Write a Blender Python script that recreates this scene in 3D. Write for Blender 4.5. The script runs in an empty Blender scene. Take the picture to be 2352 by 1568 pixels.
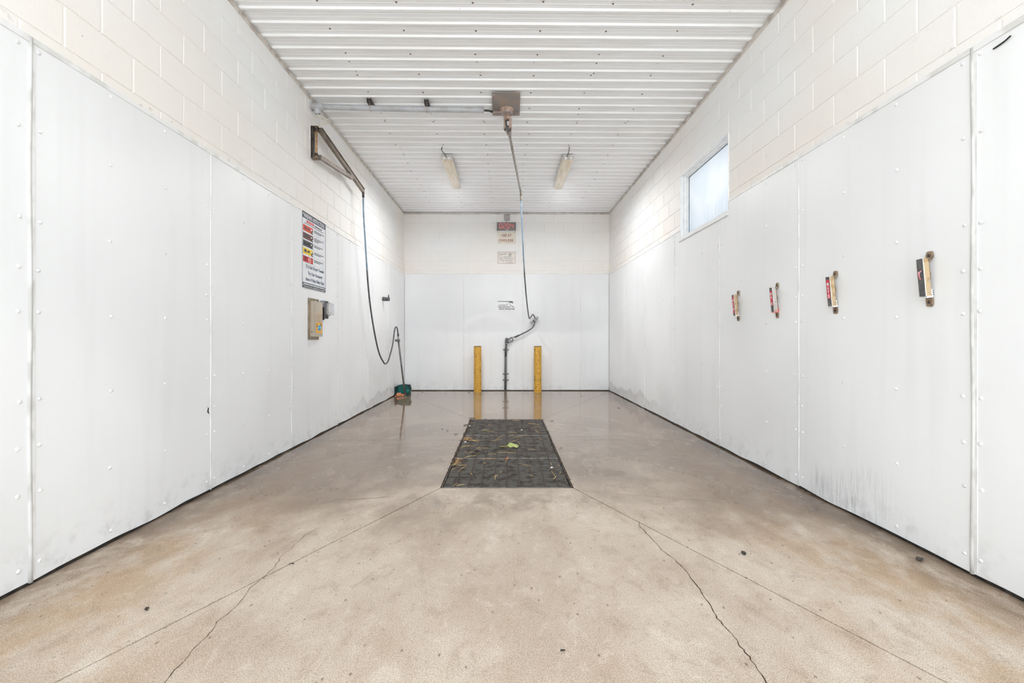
import bpy, bmesh, math, random
from mathutils import Vector, Matrix, noise as mnoise

S = bpy.context.scene
COL = S.collection
random.seed(7)

# ------------------------------------------------------------------ camera, sky, exposure
cam_d = bpy.data.cameras.new('camera')
cam_d.sensor_width = 36.0
cam_d.lens = 15.735
cam_d.shift_x = 14.0 / 2352.0
cam_d.shift_y = -8.0 / 2352.0
cam_d.clip_start = 0.02
cam = bpy.data.objects.new('camera', cam_d)
cam.location = (0, 0, 1.10)
cam.rotation_euler = (math.radians(90), 0, 0)
COL.objects.link(cam)
S.camera = cam

world = bpy.data.worlds.new('overcast_sky')
S.world = world
world.use_nodes = True
wbg = world.node_tree.nodes['Background']
wbg.inputs[0].default_value = (0.87, 0.945, 1.0, 1)
wbg.inputs[1].default_value = 1.0
LAMP_WATTS = 10.5
fill_sun_d = bpy.data.lights.new('sun', 'SUN')          # added sun behind the building, to bounce light off the driveway onto the ceiling
fill_sun_d.energy = 3.0
fill_sun_d.angle = math.radians(8)
fill_sun_o = bpy.data.objects.new('sun', fill_sun_d)
fill_sun_o.rotation_euler = Vector((0.4, -0.8, -1.3)).to_track_quat('-Z', 'Y').to_euler()
COL.objects.link(fill_sun_o)

S.view_settings.view_transform = 'Standard'
S.view_settings.look = 'None'
S.view_settings.gamma = 1.0
S.view_settings.use_curve_mapping = False
S.view_settings.exposure = 1.98
try:
    S.cycles.diffuse_bounces = 8
    S.cycles.max_bounces = 9
    S.cycles.transparent_max_bounces = 16
    S.cycles.use_denoising = True
    S.cycles.adaptive_threshold = 0.06
    S.cycles.adaptive_min_samples = 16
    S.cycles.debug_use_spatial_splits = True
except Exception:
    pass

# ------------------------------------------------------------------ room dimensions (metres)
XL, XR = -2.118, 2.155          # face of the side panels
BL, BR = -2.130, 2.167          # face of the painted blocks
YB = 9.345                      # face of the back panels
YBB = 9.357                     # face of the back blocks
Y0 = -0.60                      # open front
ZC = 3.718                      # ceiling
PT = 2.440                      # top of the panels
CH, BLK = 0.203, 0.3993         # block course and pitch

# ------------------------------------------------------------------ mesh helpers
class MB:
    def __init__(self):
        self.v = []; self.f = []
    def add(self, vs, fs):
        n = len(self.v)
        self.v += [Vector(p) for p in vs]
        self.f += [tuple(i + n for i in f) for f in fs]
        return self
    def box(self, lo, hi):
        (a, b, c), (d, e, g) = lo, hi
        return self.add([(a,b,c),(d,b,c),(d,e,c),(a,e,c),(a,b,g),(d,b,g),(d,e,g),(a,e,g)],
                        [(0,3,2,1),(4,5,6,7),(0,1,5,4),(1,2,6,5),(2,3,7,6),(3,0,4,7)])
    def cbox(self, lo, hi, b):
        """box with chamfered edges"""
        bm = bmesh.new()
        lo = Vector(lo); hi = Vector(hi)
        bmesh.ops.create_cube(bm, size=1.0)
        for v in bm.verts:
            v.co = Vector(((lo.x+hi.x)/2 + v.co.x*(hi.x-lo.x), (lo.y+hi.y)/2 + v.co.y*(hi.y-lo.y), (lo.z+hi.z)/2 + v.co.z*(hi.z-lo.z)))
        bmesh.ops.bevel(bm, geom=list(bm.edges), offset=b, segments=2, affect='EDGES', profile=0.5)
        bm.verts.ensure_lookup_table()
        for i, v in enumerate(bm.verts): v.index = i
        self.add([v.co.copy() for v in bm.verts], [tuple(v.index for v in f.verts) for f in bm.faces])
        bm.free()
        return self
    def bar(self, p0, p1, w, h, up=(0,0,1)):
        """rectangular bar between two points"""
        p0 = Vector(p0); p1 = Vector(p1); d = (p1-p0).normalized()
        s = d.cross(Vector(up)).normalized(); u = s.cross(d).normalized()
        vs = []
        for p in (p0, p1):
            for a, b in ((-1,-1),(1,-1),(1,1),(-1,1)):
                vs.append(p + s*(a*w/2) + u*(b*h/2))
        return self.add(vs, [(0,1,2,3),(7,6,5,4),(0,4,5,1),(1,5,6,2),(2,6,7,3),(3,7,4,0)])
    def tube(self, pts, r, n=10, cap=True):
        """round tube along a polyline; r is one radius or one per point"""
        pts = [Vector(p) for p in pts]
        m = len(pts)
        rs = r if isinstance(r, (list, tuple)) else [r]*m
        d0 = (pts[1]-pts[0]).normalized()
        u = d0.orthogonal().normalized()
        vs = []; fs = []
        for i, p in enumerate(pts):
            d = (pts[min(i+1, m-1)] - pts[max(i-1, 0)]).normalized()
            u = (u - d*u.dot(d)).normalized()
            w = d.cross(u)
            for k in range(n):
                a = 2*math.pi*k/n
                vs.append(p + (u*math.cos(a) + w*math.sin(a))*rs[i])
        for i in range(m-1):
            for k in range(n):
                a = i*n+k; b = i*n+(k+1) % n
                fs.append((a, b, b+n, a+n))
        if cap:
            fs.append(tuple(reversed(range(n)))); fs.append(tuple(range((m-1)*n, m*n)))
        return self.add(vs, fs)
    def prism(self, poly, o, u, v, w0, w1):
        """polygon (a, b) in the plane o + a*u + b*v, from w0 to w1 along u x v"""
        o = Vector(o); u = Vector(u); v = Vector(v); n = u.cross(v)
        k = len(poly)
        vs = [o+u*a+v*b+n*w0 for a, b in poly] + [o+u*a+v*b+n*w1 for a, b in poly]
        fs = [tuple(reversed(range(k))), tuple(range(k, 2*k))]
        for i in range(k):
            j = (i+1) % k
            fs.append((i, j, j+k, i+k))
        return self.add(vs, fs)
    def dome(self, c, n, r, h, seg=10, rings=3):
        """dome head standing on c along the normal n"""
        c = Vector(c); n = Vector(n).normalized(); u = n.orthogonal().normalized(); w = n.cross(u)
        vs = []; fs = []
        for i in range(rings):
            a = math.pi/2*i/rings
            for k in range(seg):
                t = 2*math.pi*k/seg
                vs.append(c + (u*math.cos(t)+w*math.sin(t))*(r*math.cos(a)) + n*(h*math.sin(a)))
        vs.append(c+n*h)
        for i in range(rings-1):
            for k in range(seg):
                a = i*seg+k; b = i*seg+(k+1) % seg
                fs.append((a, b, b+seg, a+seg))
        t = len(vs)-1
        for k in range(seg):
            fs.append(((rings-1)*seg+k, (rings-1)*seg+(k+1) % seg, t))
        return self.add(vs, fs)
    def mesh(self, name, smooth=False):
        me = bpy.data.meshes.new(name)
        me.from_pydata([tuple(p) for p in self.v], [], self.f)
        me.update()
        if smooth: me.shade_smooth()
        return me

WL = {}
def link(o, parent, wloc):
    COL.objects.link(o)
    wloc = Vector(wloc)
    if parent is not None:
        o.parent = parent
        o.location = wloc - WL[parent.name]
    else:
        o.location = wloc
    WL[o.name] = wloc
    return o
def obj(name, mb, mat, parent=None, smooth=False, label=None, base=False):
    """one mesh object from world-space geometry, its origin at its centre (or its base)"""
    xs = [p.x for p in mb.v]; ys = [p.y for p in mb.v]; zs = [p.z for p in mb.v]
    c = Vector(((min(xs)+max(xs))/2, (min(ys)+max(ys))/2, min(zs) if base else (min(zs)+max(zs))/2))
    for p in mb.v: p -= c
    me = mb.mesh(name, smooth)
    if mat is not None: me.materials.append(mat)
    o = bpy.data.objects.new(name, me)
    link(o, parent, c)
    if label: o['label'] = label
    return o
def inst(name, me, parent, wloc, rot=None):
    """one more object of a shared mesh"""
    o = bpy.data.objects.new(name, me)
    if rot is not None: o.rotation_euler = rot
    return link(o, parent, wloc)
def smooth_by_angle(o, deg=40):
    me = o.data
    me.shade_smooth()
    try:
        me.set_sharp_from_angle(angle=math.radians(deg))
    except Exception:
        pass
    return o
def thing(name, label, cat, loc, group=None):
    o = bpy.data.objects.new(name, None)
    o.empty_display_size = 0.05
    link(o, None, loc)
    return tag(o, label, cat, group)
def tag(o, label, cat, group=None):
    o['label'] = label; o['category'] = cat
    if group: o['group'] = group
    return o
def struct(o):
    o['kind'] = 'structure'
    return o
def text_mb(s, o, right, up, height, width=None, bold=0.0, lift=0.0008, align='CENTER', maxw=None):
    """lettering as flat mesh: o is the middle (or left) of the line"""
    cu = bpy.data.curves.new('lettering', 'FONT')
    cu.body = s; cu.size = 1.0; cu.align_x = 'LEFT'; cu.offset = bold; cu.resolution_u = 3
    ob = bpy.data.objects.new('lettering', cu)
    COL.objects.link(ob)
    dg = bpy.context.evaluated_depsgraph_get(); dg.update()
    me = bpy.data.meshes.new_from_object(ob.evaluated_get(dg))
    vs = [v.co.copy() for v in me.vertices]; fs = [tuple(p.vertices) for p in me.polygons]
    bpy.data.objects.remove(ob); bpy.data.curves.remove(cu); bpy.data.meshes.remove(me)
    x0 = min(v.x for v in vs); x1 = max(v.x for v in vs)
    cap = 0.72
    sy = height/cap
    sx = sy if width is None else width/(x1-x0)
    if maxw is not None and (x1-x0)*sx > maxw: sx = maxw/(x1-x0)
    o = Vector(o); right = Vector(right); up = Vector(up); n = right.cross(up)
    off = (x0+x1)/2 if align == 'CENTER' else x0
    mb = MB()
    mb.add([o + right*((v.x-off)*sx) + up*((v.y-cap/2)*sy) + n*lift for v in vs], fs)
    return mb
def catmull(pts, sub=6):
    pts = [Vector(p) for p in pts]
    out = []
    for i in range(len(pts)-1):
        p0 = pts[max(i-1, 0)]; p1 = pts[i]; p2 = pts[i+1]; p3 = pts[min(i+2, len(pts)-1)]
        for k in range(sub):
            t = k/sub
            out.append(0.5*((2*p1) + (p2-p0)*t + (2*p0-5*p1+4*p2-p3)*t*t + (3*p1-p0-3*p2+p3)*t**3))
    out.append(pts[-1])
    return out

# ------------------------------------------------------------------ materials
class NT:
    def __init__(self, name):
        self.m = bpy.data.materials.new(name)
        self.m.use_nodes = True
        self.t = self.m.node_tree
        self.b = self.t.nodes['Principled BSDF']
        self.out = self.t.nodes['Material Output']
    def n(self, kind, **kw):
        nd = self.t.nodes.new('ShaderNode'+kind)
        ins = kw.pop('i', {})
        for k, v in kw.items(): setattr(nd, k, v)
        for k, v in ins.items(): self.set(nd, k, v)
        return nd
    def set(self, nd, k, v):
        s = nd.inputs[k]
        if hasattr(v, 'links') or hasattr(v, 'is_linked'):
            self.t.links.new(v, s)
        elif hasattr(v, 'outputs'):
            self.t.links.new(v.outputs[0], s)
        else:
            s.default_value = v
    def math(self, op, a, b=0.0, clamp=False):
        return self.n('Math', operation=op, use_clamp=clamp, i={0: a, 1: b}).outputs[0]
    def ramp(self, x, a, b, c=0.0, d=1.0):
        """smooth step of x between a and b, mapped to c..d"""
        nd = self.n('MapRange', interpolation_type='SMOOTHSTEP', i={0: x, 1: a, 2: b, 3: c, 4: d})
        return nd.outputs[0]
    def mix(self, f, a, b, blend='MIX'):
        nd = self.n('Mix', data_type='RGBA', blend_type=blend)
        self.set(nd, 0, f); self.set(nd, 6, a); self.set(nd, 7, b)
        return nd.outputs[2]
    def noise(self, vec, scale, detail=3.0, rough=0.55, dist=0.0):
        return self.n('TexNoise', i={'Vector': vec, 'Scale': scale, 'Detail': detail, 'Roughness': rough, 'Distortion': dist}).outputs[0]
    def pos(self):
        return self.n('NewGeometry').outputs['Position']
    def scaled(self, vec, s):
        return self.n('VectorMath', operation='MULTIPLY', i={0: vec, 1: s}).outputs[0]
    def xyz(self, vec):
        s = self.n('SeparateXYZ', i={0: vec})
        return s.outputs[0], s.outputs[1], s.outputs[2]
    def P(self, **kw):
        for k, v in kw.items():
            self.set(self.b, {'col': 'Base Color', 'rough': 'Roughness', 'metal': 'Metallic', 'normal': 'Normal', 'spec': 'Specular IOR Level',
                              'coat': 'Coat Weight', 'trans': 'Transmission Weight', 'ec': 'Emission Color', 'es': 'Emission Strength',
                              'alpha': 'Alpha', 'ior': 'IOR', 'sub': 'Subsurface Weight'}[k], v)
        return self
    def bump(self, h, strength, dist=0.01):
        return self.n('Bump', i={'Height': h, 'Strength': strength, 'Distance': dist}).outputs[0]
def lin(r, g, b):
    f = lambda c: (c/255/12.92) if c/255 <= 0.04045 else ((c/255+0.055)/1.055)**2.4
    return (f(r), f(g), f(b), 1.0)
def simple(name, rgb, rough=0.5, metal=0.0, rgb2=None, scale=30.0, lo=0.45, hi=0.65, bump=0.0, spec=0.5):
    """plain procedural material with a blotchy second tone"""
    m = NT(name)
    c1 = lin(*rgb); c2 = lin(*(rgb2 or tuple(int(c*0.9) for c in rgb)))
    n = m.noise(m.pos(), scale, 2.0, 0.6)
    m.P(col=m.mix(m.ramp(n, lo, hi), c1, c2), rough=rough, metal=metal, spec=spec)
    if bump: m.P(normal=m.bump(n, bump, 0.003))
    return m.m

M = {}
# white panel board with grime
def panel_material():
    m = NT('white_wall_board')
    p = m.pos(); x, y, z = m.xyz(p)
    big = m.noise(p, 0.9, 1.0, 0.5)
    col = m.mix(m.ramp(big, 0.35, 0.7), lin(237, 238, 239), lin(230, 231, 232))
    # faint vertical runs
    run = m.noise(m.scaled(p, (7.0, 7.0, 0.5)), 1.0, 2.0, 0.6)
    col = m.mix(m.math('MULTIPLY', m.ramp(run, 0.52, 0.75), 0.09), col, lin(190, 190, 190))
    # wet tide line low on the side walls at the far end
    wob = m.noise(m.scaled(p, (2.6, 2.6, 0.0)), 1.0, 1.0, 0.5)
    h = m.math('SUBTRACT', z, m.math('MULTIPLY', wob, 0.33))
    tide = m.math('MULTIPLY', m.ramp(h, 0.0, 0.035, 1.0, 0.0), m.math('MULTIPLY', m.ramp(y, 5.6, 7.2), m.ramp(y, 9.28, 9.32, 1.0, 0.0)))
    edge = m.math('MULTIPLY', m.ramp(h, -0.16, 0.0, 0.25, 1.0), tide)
    col = m.mix(m.math('MULTIPLY', edge, 0.30), col, lin(150, 150, 150))
    # scuffed dark streaks near the floor of the window wall
    st = m.noise(m.scaled(p, (60.0, 60.0, 4.0)), 1.0, 2.0, 0.7)
    box = m.math('MULTIPLY', m.math('MULTIPLY', m.ramp(x, 2.0, 2.05), m.ramp(y, 2.35, 2.85)), m.ramp(y, 3.08, 3.25, 1.0, 0.0))
    low = m.ramp(m.math('ADD', z, m.math('MULTIPLY', wob, -0.5)), -0.14, 0.06, 1.0, 0.0)
    col = m.mix(m.math('MULTIPLY', m.math('MULTIPLY', box, low), m.ramp(st, 0.45, 0.72, 0.05, 0.42)), col, lin(120, 122, 124))
    # general splash dirt along the bottom edge
    sp = m.noise(p, 9.0, 3.0, 0.7)
    d = m.math('MULTIPLY', m.ramp(z, 0.0, 0.30, 1.0, 0.0), m.ramp(sp, 0.46, 0.74, 0.0, 0.30))
    col = m.mix(d, col, lin(158, 155, 150))
    # peppering of small specks
    vor = m.n('TexVoronoi', i={'Vector': p, 'Scale': 5.0, 'Randomness': 1.0})
    rnd = m.xyz(vor.outputs['Color'])[0]
    spk = m.math('MULTIPLY', m.ramp(vor.outputs['Distance'], 0.012, 0.022, 1.0, 0.0), m.ramp(rnd, 0.55, 0.56))
    col = m.mix(m.math('MULTIPLY', spk, 0.75), col, lin(70, 68, 66))
    # wiped arc on the back wall
    r2 = m.math('SQRT', m.math('ADD', m.math('POWER', m.math('ADD', x, 0.33), 2.0), m.math('POWER', m.math('MULTIPLY', m.math('SUBTRACT', z, 1.02), 1.15), 2.0)))
    arc = m.math('MULTIPLY', m.ramp(m.math('ABSOLUTE', m.math('SUBTRACT', r2, 0.66)), 0.01, 0.10, 1.0, 0.0), m.math('MULTIPLY', m.ramp(y, 9.2, 9.3), m.ramp(z, 1.15, 1.4)))
    col = m.mix(m.math('MULTIPLY', arc, 0.5), col, lin(243, 243, 243))
    m.P(col=col, rough=0.40, spec=0.4)
    return m.m
M['panel'] = panel_material()

def block_material():
    m = NT('painted_concrete_block')
    p = m.pos(); x, y, z = m.xyz(p)
    big = m.noise(p, 0.8, 2.0, 0.55)
    col = m.mix(m.ramp(big, 0.38, 0.62), lin(241, 242, 242), lin(240, 237, 233))
    # yellowed film on the lower courses
    col = m.mix(m.ramp(m.math('ADD', z, m.math('MULTIPLY', big, 0.5)), 2.72, 3.35, 0.5, 0.0), col, lin(236, 229, 221))
    vor = m.n('TexVoronoi', i={'Vector': p, 'Scale': 7.0, 'Randomness': 1.0})
    rnd = m.xyz(vor.outputs['Color'])[1]
    spk = m.math('MULTIPLY', m.ramp(vor.outputs['Distance'], 0.02, 0.035, 1.0, 0.0), m.ramp(rnd, 0.7, 0.72))
    col = m.mix(m.math('MULTIPLY', spk, 0.6), col, lin(95, 88, 80))
    dirt = m.noise(p, 14.0, 3.0, 0.75)
    col = m.mix(m.math('MULTIPLY', m.ramp(dirt, 0.6, 0.78), m.ramp(z, 2.44, 2.60, 0.5, 0.08)), col, lin(165, 155, 138))
    g = m.noise(p, 90.0, 1.0, 0.7)
    m.P(col=col, rough=0.62, normal=m.bump(g, 0.35, 0.003), spec=0.3)
    return m.m
M['block'] = block_material()

def ceiling_material():
    m = NT('white_ribbed_steel')
    p = m.pos(); x, y, z = m.xyz(p)
    n = m.noise(m.scaled(p, (1.2, 9.0, 9.0)), 1.0, 2.0, 0.6)
    col = m.mix(m.ramp(n, 0.35, 0.75), lin(245, 247, 249), lin(238, 238, 238))
    vor = m.n('TexVoronoi', i={'Vector': p, 'Scale': 11.0, 'Randomness': 1.0})
    rnd = m.xyz(vor.outputs['Color'])[0]
    spk = m.math('MULTIPLY', m.ramp(vor.outputs['Distance'], 0.03, 0.06, 1.0, 0.0), m.ramp(rnd, 0.72, 0.75))
    col = m.mix(m.math('MULTIPLY', spk, 0.6), col, lin(120, 112, 104))
    m.P(col=col, rough=0.42, spec=0.4)
    return m.m
M['ceil'] = ceiling_material()

def concrete_material():
    m = NT('wet_concrete')
    p = m.pos(); x, y, z = m.xyz(p)
    big = m.noise(p, 0.75, 3.0, 0.6, 0.4)
    mid = m.noise(m.scaled(p, (2.2, 1.3, 1.0)), 1.7, 5.0, 0.68, 0.3)
    fine = m.noise(p, 70.0, 2.0, 0.8)
    grit = m.noise(p, 260.0, 1.0, 0.6)
    col = m.mix(m.ramp(big, 0.36, 0.62), lin(201, 187, 171), lin(176, 158, 140))
    col = m.mix(m.math('MULTIPLY', m.ramp(mid, 0.46, 0.68), 0.5), col, lin(170, 148, 127))
    col = m.mix(m.math('MULTIPLY', m.ramp(mid, 0.28, 0.44, 1.0, 0.0), 0.4), col, lin(222, 212, 200))
    # ochre stain towards the walls
    ax = m.math('ABSOLUTE', x)
    wall = m.ramp(ax, 0.9, 2.0)
    col = m.mix(m.math('MULTIPLY', m.math('MULTIPLY', wall, m.ramp(mid, 0.36, 0.60)), 0.75), col, lin(174, 140, 100))
    # dirt tight against the walls
    edge = m.ramp(ax, 1.80, 2.12)
    col = m.mix(m.math('MULTIPLY', edge, m.ramp(mid, 0.34, 0.58, 0.15, 0.85)), col, lin(92, 72, 52))
    # damp patch in front of the grate
    dx = m.math('MULTIPLY', x, 0.9); dy = m.math('MULTIPLY', m.math('SUBTRACT', y, 3.02), 3.4)
    rr = m.math('SQRT', m.math('ADD', m.math('POWER', dx, 2.0), m.math('POWER', dy, 2.0)))
    damp = m.math('MULTIPLY', m.ramp(rr, 0.2, 0.85, 1.0, 0.0), m.ramp(mid, 0.42, 0.60))
    col = m.mix(m.math('MULTIPLY', damp, 0.55), col, lin(122, 108, 96))
    # blotches the size of a hand, scrubbed along the bay
    blot = m.noise(m.scaled(p, (1.0, 0.7, 1.0)), 9.0, 4.0, 0.75, 0.4)
    col = m.mix(m.math('MULTIPLY', m.ramp(blot, 0.50, 0.68), 0.42), col, lin(150, 128, 106))
    col = m.mix(m.math('MULTIPLY', m.ramp(blot, 0.32, 0.46, 1.0, 0.0), 0.30), col, lin(222, 211, 198))
    # aggregate and grit
    col = m.mix(m.math('MULTIPLY', m.ramp(fine, 0.52, 0.70), 0.36), col, lin(140, 120, 100))
    col = m.mix(m.math('MULTIPLY', m.ramp(grit, 0.50, 0.64), 0.50), col, lin(124, 105, 87))
    col = m.mix(m.math('MULTIPLY', m.ramp(grit, 0.34, 0.46, 1.0, 0.0), 0.30), col, lin(236, 228, 218))
    vor = m.n('TexVoronoi', i={'Vector': m.scaled(p, (1.0, 0.6, 1.0)), 'Scale': 22.0, 'Randomness': 1.0})
    rnd = m.xyz(vor.outputs['Color'])[2]
    pit = m.math('MULTIPLY', m.ramp(vor.outputs['Distance'], 0.05, 0.14, 1.0, 0.0), m.ramp(rnd, 0.72, 0.74))
    col = m.mix(m.math('MULTIPLY', pit, 0.7), col, lin(90, 74, 58))
    # wetness grows towards the back and along the walls
    wn = m.math('ADD', big, m.math('MULTIPLY', mid, 0.6))
    far = m.math('ADD', m.math('ADD', y, m.math('MULTIPLY', ax, 0.45)), m.math('MULTIPLY', m.math('SUBTRACT', wn, 0.8), 4.0))
    wet = m.ramp(far, 2.5, 4.5)
    col = m.mix(m.math('MULTIPLY', wet, 0.80), col, lin(176, 164, 153), 'MULTIPLY')
    rip = m.noise(m.scaled(p, (2.5, 8.0, 1.0)), 1.0, 1.0, 0.55)
    hgt = m.math('ADD', m.math('MULTIPLY', fine, m.ramp(wet, 0.0, 1.0, 0.30, 0.004)), m.math('MULTIPLY', rip, 0.05))
    m.P(col=col, rough=m.ramp(far, 2.5, 6.0, 0.5, 0.045), spec=m.ramp(wet, 0.0, 1.0, 0.35, 1.0), normal=m.bump(hgt, 0.28, 0.01))
    return m.m
M['floor'] = concrete_material()
M['joint'] = simple('dark_joint_filler', (46, 36, 28), 0.8, rgb2=(84, 64, 44), scale=40)
M['black_gap'] = simple('black_gap_shade_and_tear', (26, 24, 22), 0.7, rgb2=(50, 42, 34), scale=30)  # stands in for shade under the panels; also colours the board tears
M['trim'] = simple('white_plastic_trim', (232, 232, 232), 0.4, rgb2=(214, 213, 210), scale=8)
M['seam'] = simple('grey_white_seam_bead', (214, 213, 211), 0.45, rgb2=(190, 188, 185), scale=6)
M['ceil_trim'] = simple('dull_white_metal_trim', (218, 213, 207), 0.5, rgb2=(190, 183, 176), scale=10)
M['rivet'] = simple('white_painted_rivet', (240, 240, 240), 0.35)
M['screw'] = simple('rusty_screw_head', (122, 104, 92), 0.6, rgb2=(92, 68, 54), scale=120)
M['pit'] = simple('silty_pit_bottom', (66, 60, 54), 0.4, rgb2=(116, 106, 94), scale=130, lo=0.45, hi=0.65, bump=0.6)
M['grate'] = simple('dark_galvanised_bar', (98, 92, 86), 0.45, 0.2, (62, 54, 48), 12)
M['rod'] = simple('rusty_twisted_rod', (74, 56, 46), 0.6, 0.1, (52, 40, 34), 60)
M['angle'] = simple('wet_steel_angle', (104, 100, 96), 0.35, 0.4, (58, 48, 40), 14)
M['end_bar'] = simple('worn_steel_end_bar', (128, 124, 120), 0.35, 0.3, (84, 76, 70), 20)
M['straw'] = simple('dry_straw', (222, 192, 136), 0.7, rgb2=(186, 142, 84), scale=40)
M['twig'] = simple('dark_wet_twig', (60, 44, 34), 0.6, rgb2=(38, 30, 26), scale=50)
M['leaf_brown'] = simple('brown_dead_leaf', (176, 112, 62), 0.5, rgb2=(108, 62, 36), scale=60)
M['leaf_orange'] = simple('wet_orange_leaf', (214, 138, 96), 0.35, rgb2=(150, 70, 34), scale=60)
M['leaf_green'] = simple('pale_green_leaf', (150, 168, 84), 0.5, rgb2=(188, 196, 120), scale=50)
M['leaf_dark'] = simple('blackened_leaf', (42, 34, 30), 0.5, rgb2=(70, 54, 42), scale=60)
M['pebble'] = simple('white_pebble', (222, 216, 212), 0.6)
M['steel'] = simple('brushed_steel_arm', (138, 126, 114), 0.45, 0.3, (116, 104, 92), 10)
M['steel_dark'] = simple('dark_grimy_steel', (84, 76, 68), 0.5, 0.4, (50, 44, 40), 24)
M['brass'] = simple('tarnished_bronze', (186, 152, 112), 0.4, 0.5, (128, 98, 68), 20)
M['rust'] = simple('rusty_plate', (146, 139, 135), 0.6, 0.0, (162, 144, 132), 7, 0.42, 0.66, bump=0.2)
M['rust2'] = simple('rust_brown_casting', (188, 164, 150), 0.6, 0.0, (162, 134, 120), 22, bump=0.2)
M['flange'] = simple('grey_flange', (178, 170, 168), 0.5, 0.2, (140, 120, 110), 20)
M['pvc'] = simple('light_grey_pipe', (184, 187, 191), 0.4, rgb2=(172, 172, 174), scale=9)
M['clear_tube'] = simple('ivory_tubing', (222, 216, 202), 0.3, rgb2=(206, 198, 182), scale=30)
M['black_metal'] = simple('black_channel', (56, 52, 50), 0.5, 0.2, (88, 82, 78), 30)
M['hose_blue'] = simple('blue_grey_hose', (112, 138, 160), 0.4, rgb2=(140, 160, 176), scale=12)
M['hose_dark'] = simple('dark_grey_hose', (74, 76, 78), 0.45, rgb2=(92, 92, 92), scale=20)
M['gun'] = simple('charcoal_plastic', (76, 76, 77), 0.45, rgb2=(96, 96, 96), scale=40)
M['pole'] = simple('grey_plastic_pipe', (98, 98, 98), 0.4, rgb2=(120, 120, 118), scale=18)
M['grip'] = simple('pale_grey_clip', (178, 178, 176), 0.5, rgb2=(120, 118, 116), scale=60)
M['teal'] = simple('teal_plastic', (30, 126, 116), 0.35, rgb2=(20, 100, 94), scale=12)
M['teal_dark'] = simple('dark_teal_plastic', (16, 62, 60), 0.4, rgb2=(10, 44, 44), scale=12)
M['stainless'] = simple('stained_stainless', (188, 176, 160), 0.32, 0.5, (192, 166, 134), 9, 0.45, 0.75)
M['stain_plate'] = simple('brown_steel_plate', (158, 144, 126), 0.42, 0.4, (126, 110, 92), 16)
M['grey_box'] = simple('grey_enclosure', (150, 152, 156), 0.45, rgb2=(134, 136, 140), scale=20)
M['dark_box'] = simple('dark_grey_face', (72, 72, 72), 0.5, rgb2=(54, 54, 54), scale=20)
M['knob'] = simple('grey_knob', (150, 150, 158), 0.35, rgb2=(120, 120, 128), scale=30)
M['orange_paper'] = simple('orange_yellow_sticker', (250, 178, 16), 0.5, rgb2=(244, 166, 10), scale=30)
M['sky_sticker'] = simple('light_blue_sticker', (108, 196, 226), 0.5, rgb2=(98, 186, 218), scale=30)
M['ink'] = simple('black_ink', (34, 34, 36), 0.6)
M['ink_grey'] = simple('grey_ink', (112, 112, 114), 0.6)
M['navy'] = simple('navy_print', (30, 40, 66), 0.4)
M['blue_text'] = simple('blue_print', (44, 66, 110), 0.5)
M['sign_white'] = simple('white_sign_sheet', (232, 234, 238), 0.3, rgb2=(220, 224, 230), scale=5)
M['white_ink'] = simple('white_print', (240, 240, 242), 0.5)
M['red_print'] = simple('red_print', (222, 62, 36), 0.4)
M['red_deep'] = simple('deep_red_print', (198, 34, 32), 0.4)
M['brown_print'] = simple('brown_print', (106, 60, 44), 0.4)
M['dark_print'] = simple('charcoal_print', (58, 58, 66), 0.4)
M['yellow_print'] = simple('yellow_print', (244, 208, 8), 0.4)
M['slate_print'] = simple('slate_band_print', (76, 82, 90), 0.4)
M['rule'] = simple('pale_rule_print', (196, 196, 200), 0.5)
M['cream_sign'] = simple('cream_sign_board', (231, 222, 208), 0.5, rgb2=(222, 210, 194), scale=14)
M['brick_text'] = simple('faded_brick_red_letter', (166, 104, 84), 0.6, rgb2=(180, 122, 100), scale=40)
M['display'] = simple('dark_display_case', (100, 90, 88), 0.5)
M['grey_jbox'] = simple('taupe_junction_box', (168, 158, 154), 0.5)
M['tan'] = simple('tan_clamp_cheek', (196, 172, 136), 0.5, rgb2=(176, 148, 108), scale=30)
M['grey_cheek'] = simple('pale_grey_clamp_cheek', (196, 190, 184), 0.5, rgb2=(176, 168, 160), scale=30)
M['clamp_dark'] = simple('worn_charcoal_face', (78, 78, 78), 0.5, rgb2=(98, 96, 94), scale=34)
M['clamp_white'] = simple('white_clamp_plastic', (238, 236, 234), 0.4)
M['clamp_pink'] = simple('faded_red_clamp_plastic', (222, 112, 100), 0.45, rgb2=(232, 140, 126), scale=40)
M['sticker_red'] = simple('red_mats_sticker', (206, 40, 62), 0.4, rgb2=(222, 70, 90), scale=40)
M['sticker_pink'] = simple('torn_pink_sticker', (240, 176, 184), 0.5, rgb2=(228, 120, 132), scale=60)
M['strap'] = simple('rusty_brown_strap', (146, 126, 102), 0.5, 0.2, (112, 94, 78), 26, bump=0.2)
M['bolt'] = simple('dark_bolt', (66, 50, 44), 0.5, 0.3)
M['lamp_base'] = simple('grey_white_lamp_body', (206, 202, 198), 0.45, rgb2=(184, 178, 172), scale=20)
M['lamp_tube'] = simple('white_tube_end', (246, 246, 244), 0.3)
M['cord'] = simple('grey_cord', (112, 106, 102), 0.5)
M['win_frame'] = simple('white_window_vinyl', (246, 246, 245), 0.35, rgb2=(238, 239, 240), scale=14)
M['gasket'] = simple('grey_blue_gasket', (120, 136, 152), 0.5)
M['apron'] = simple('pale_driveway_concrete', (206, 203, 198), 0.8, rgb2=(192, 188, 182), scale=2)

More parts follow.
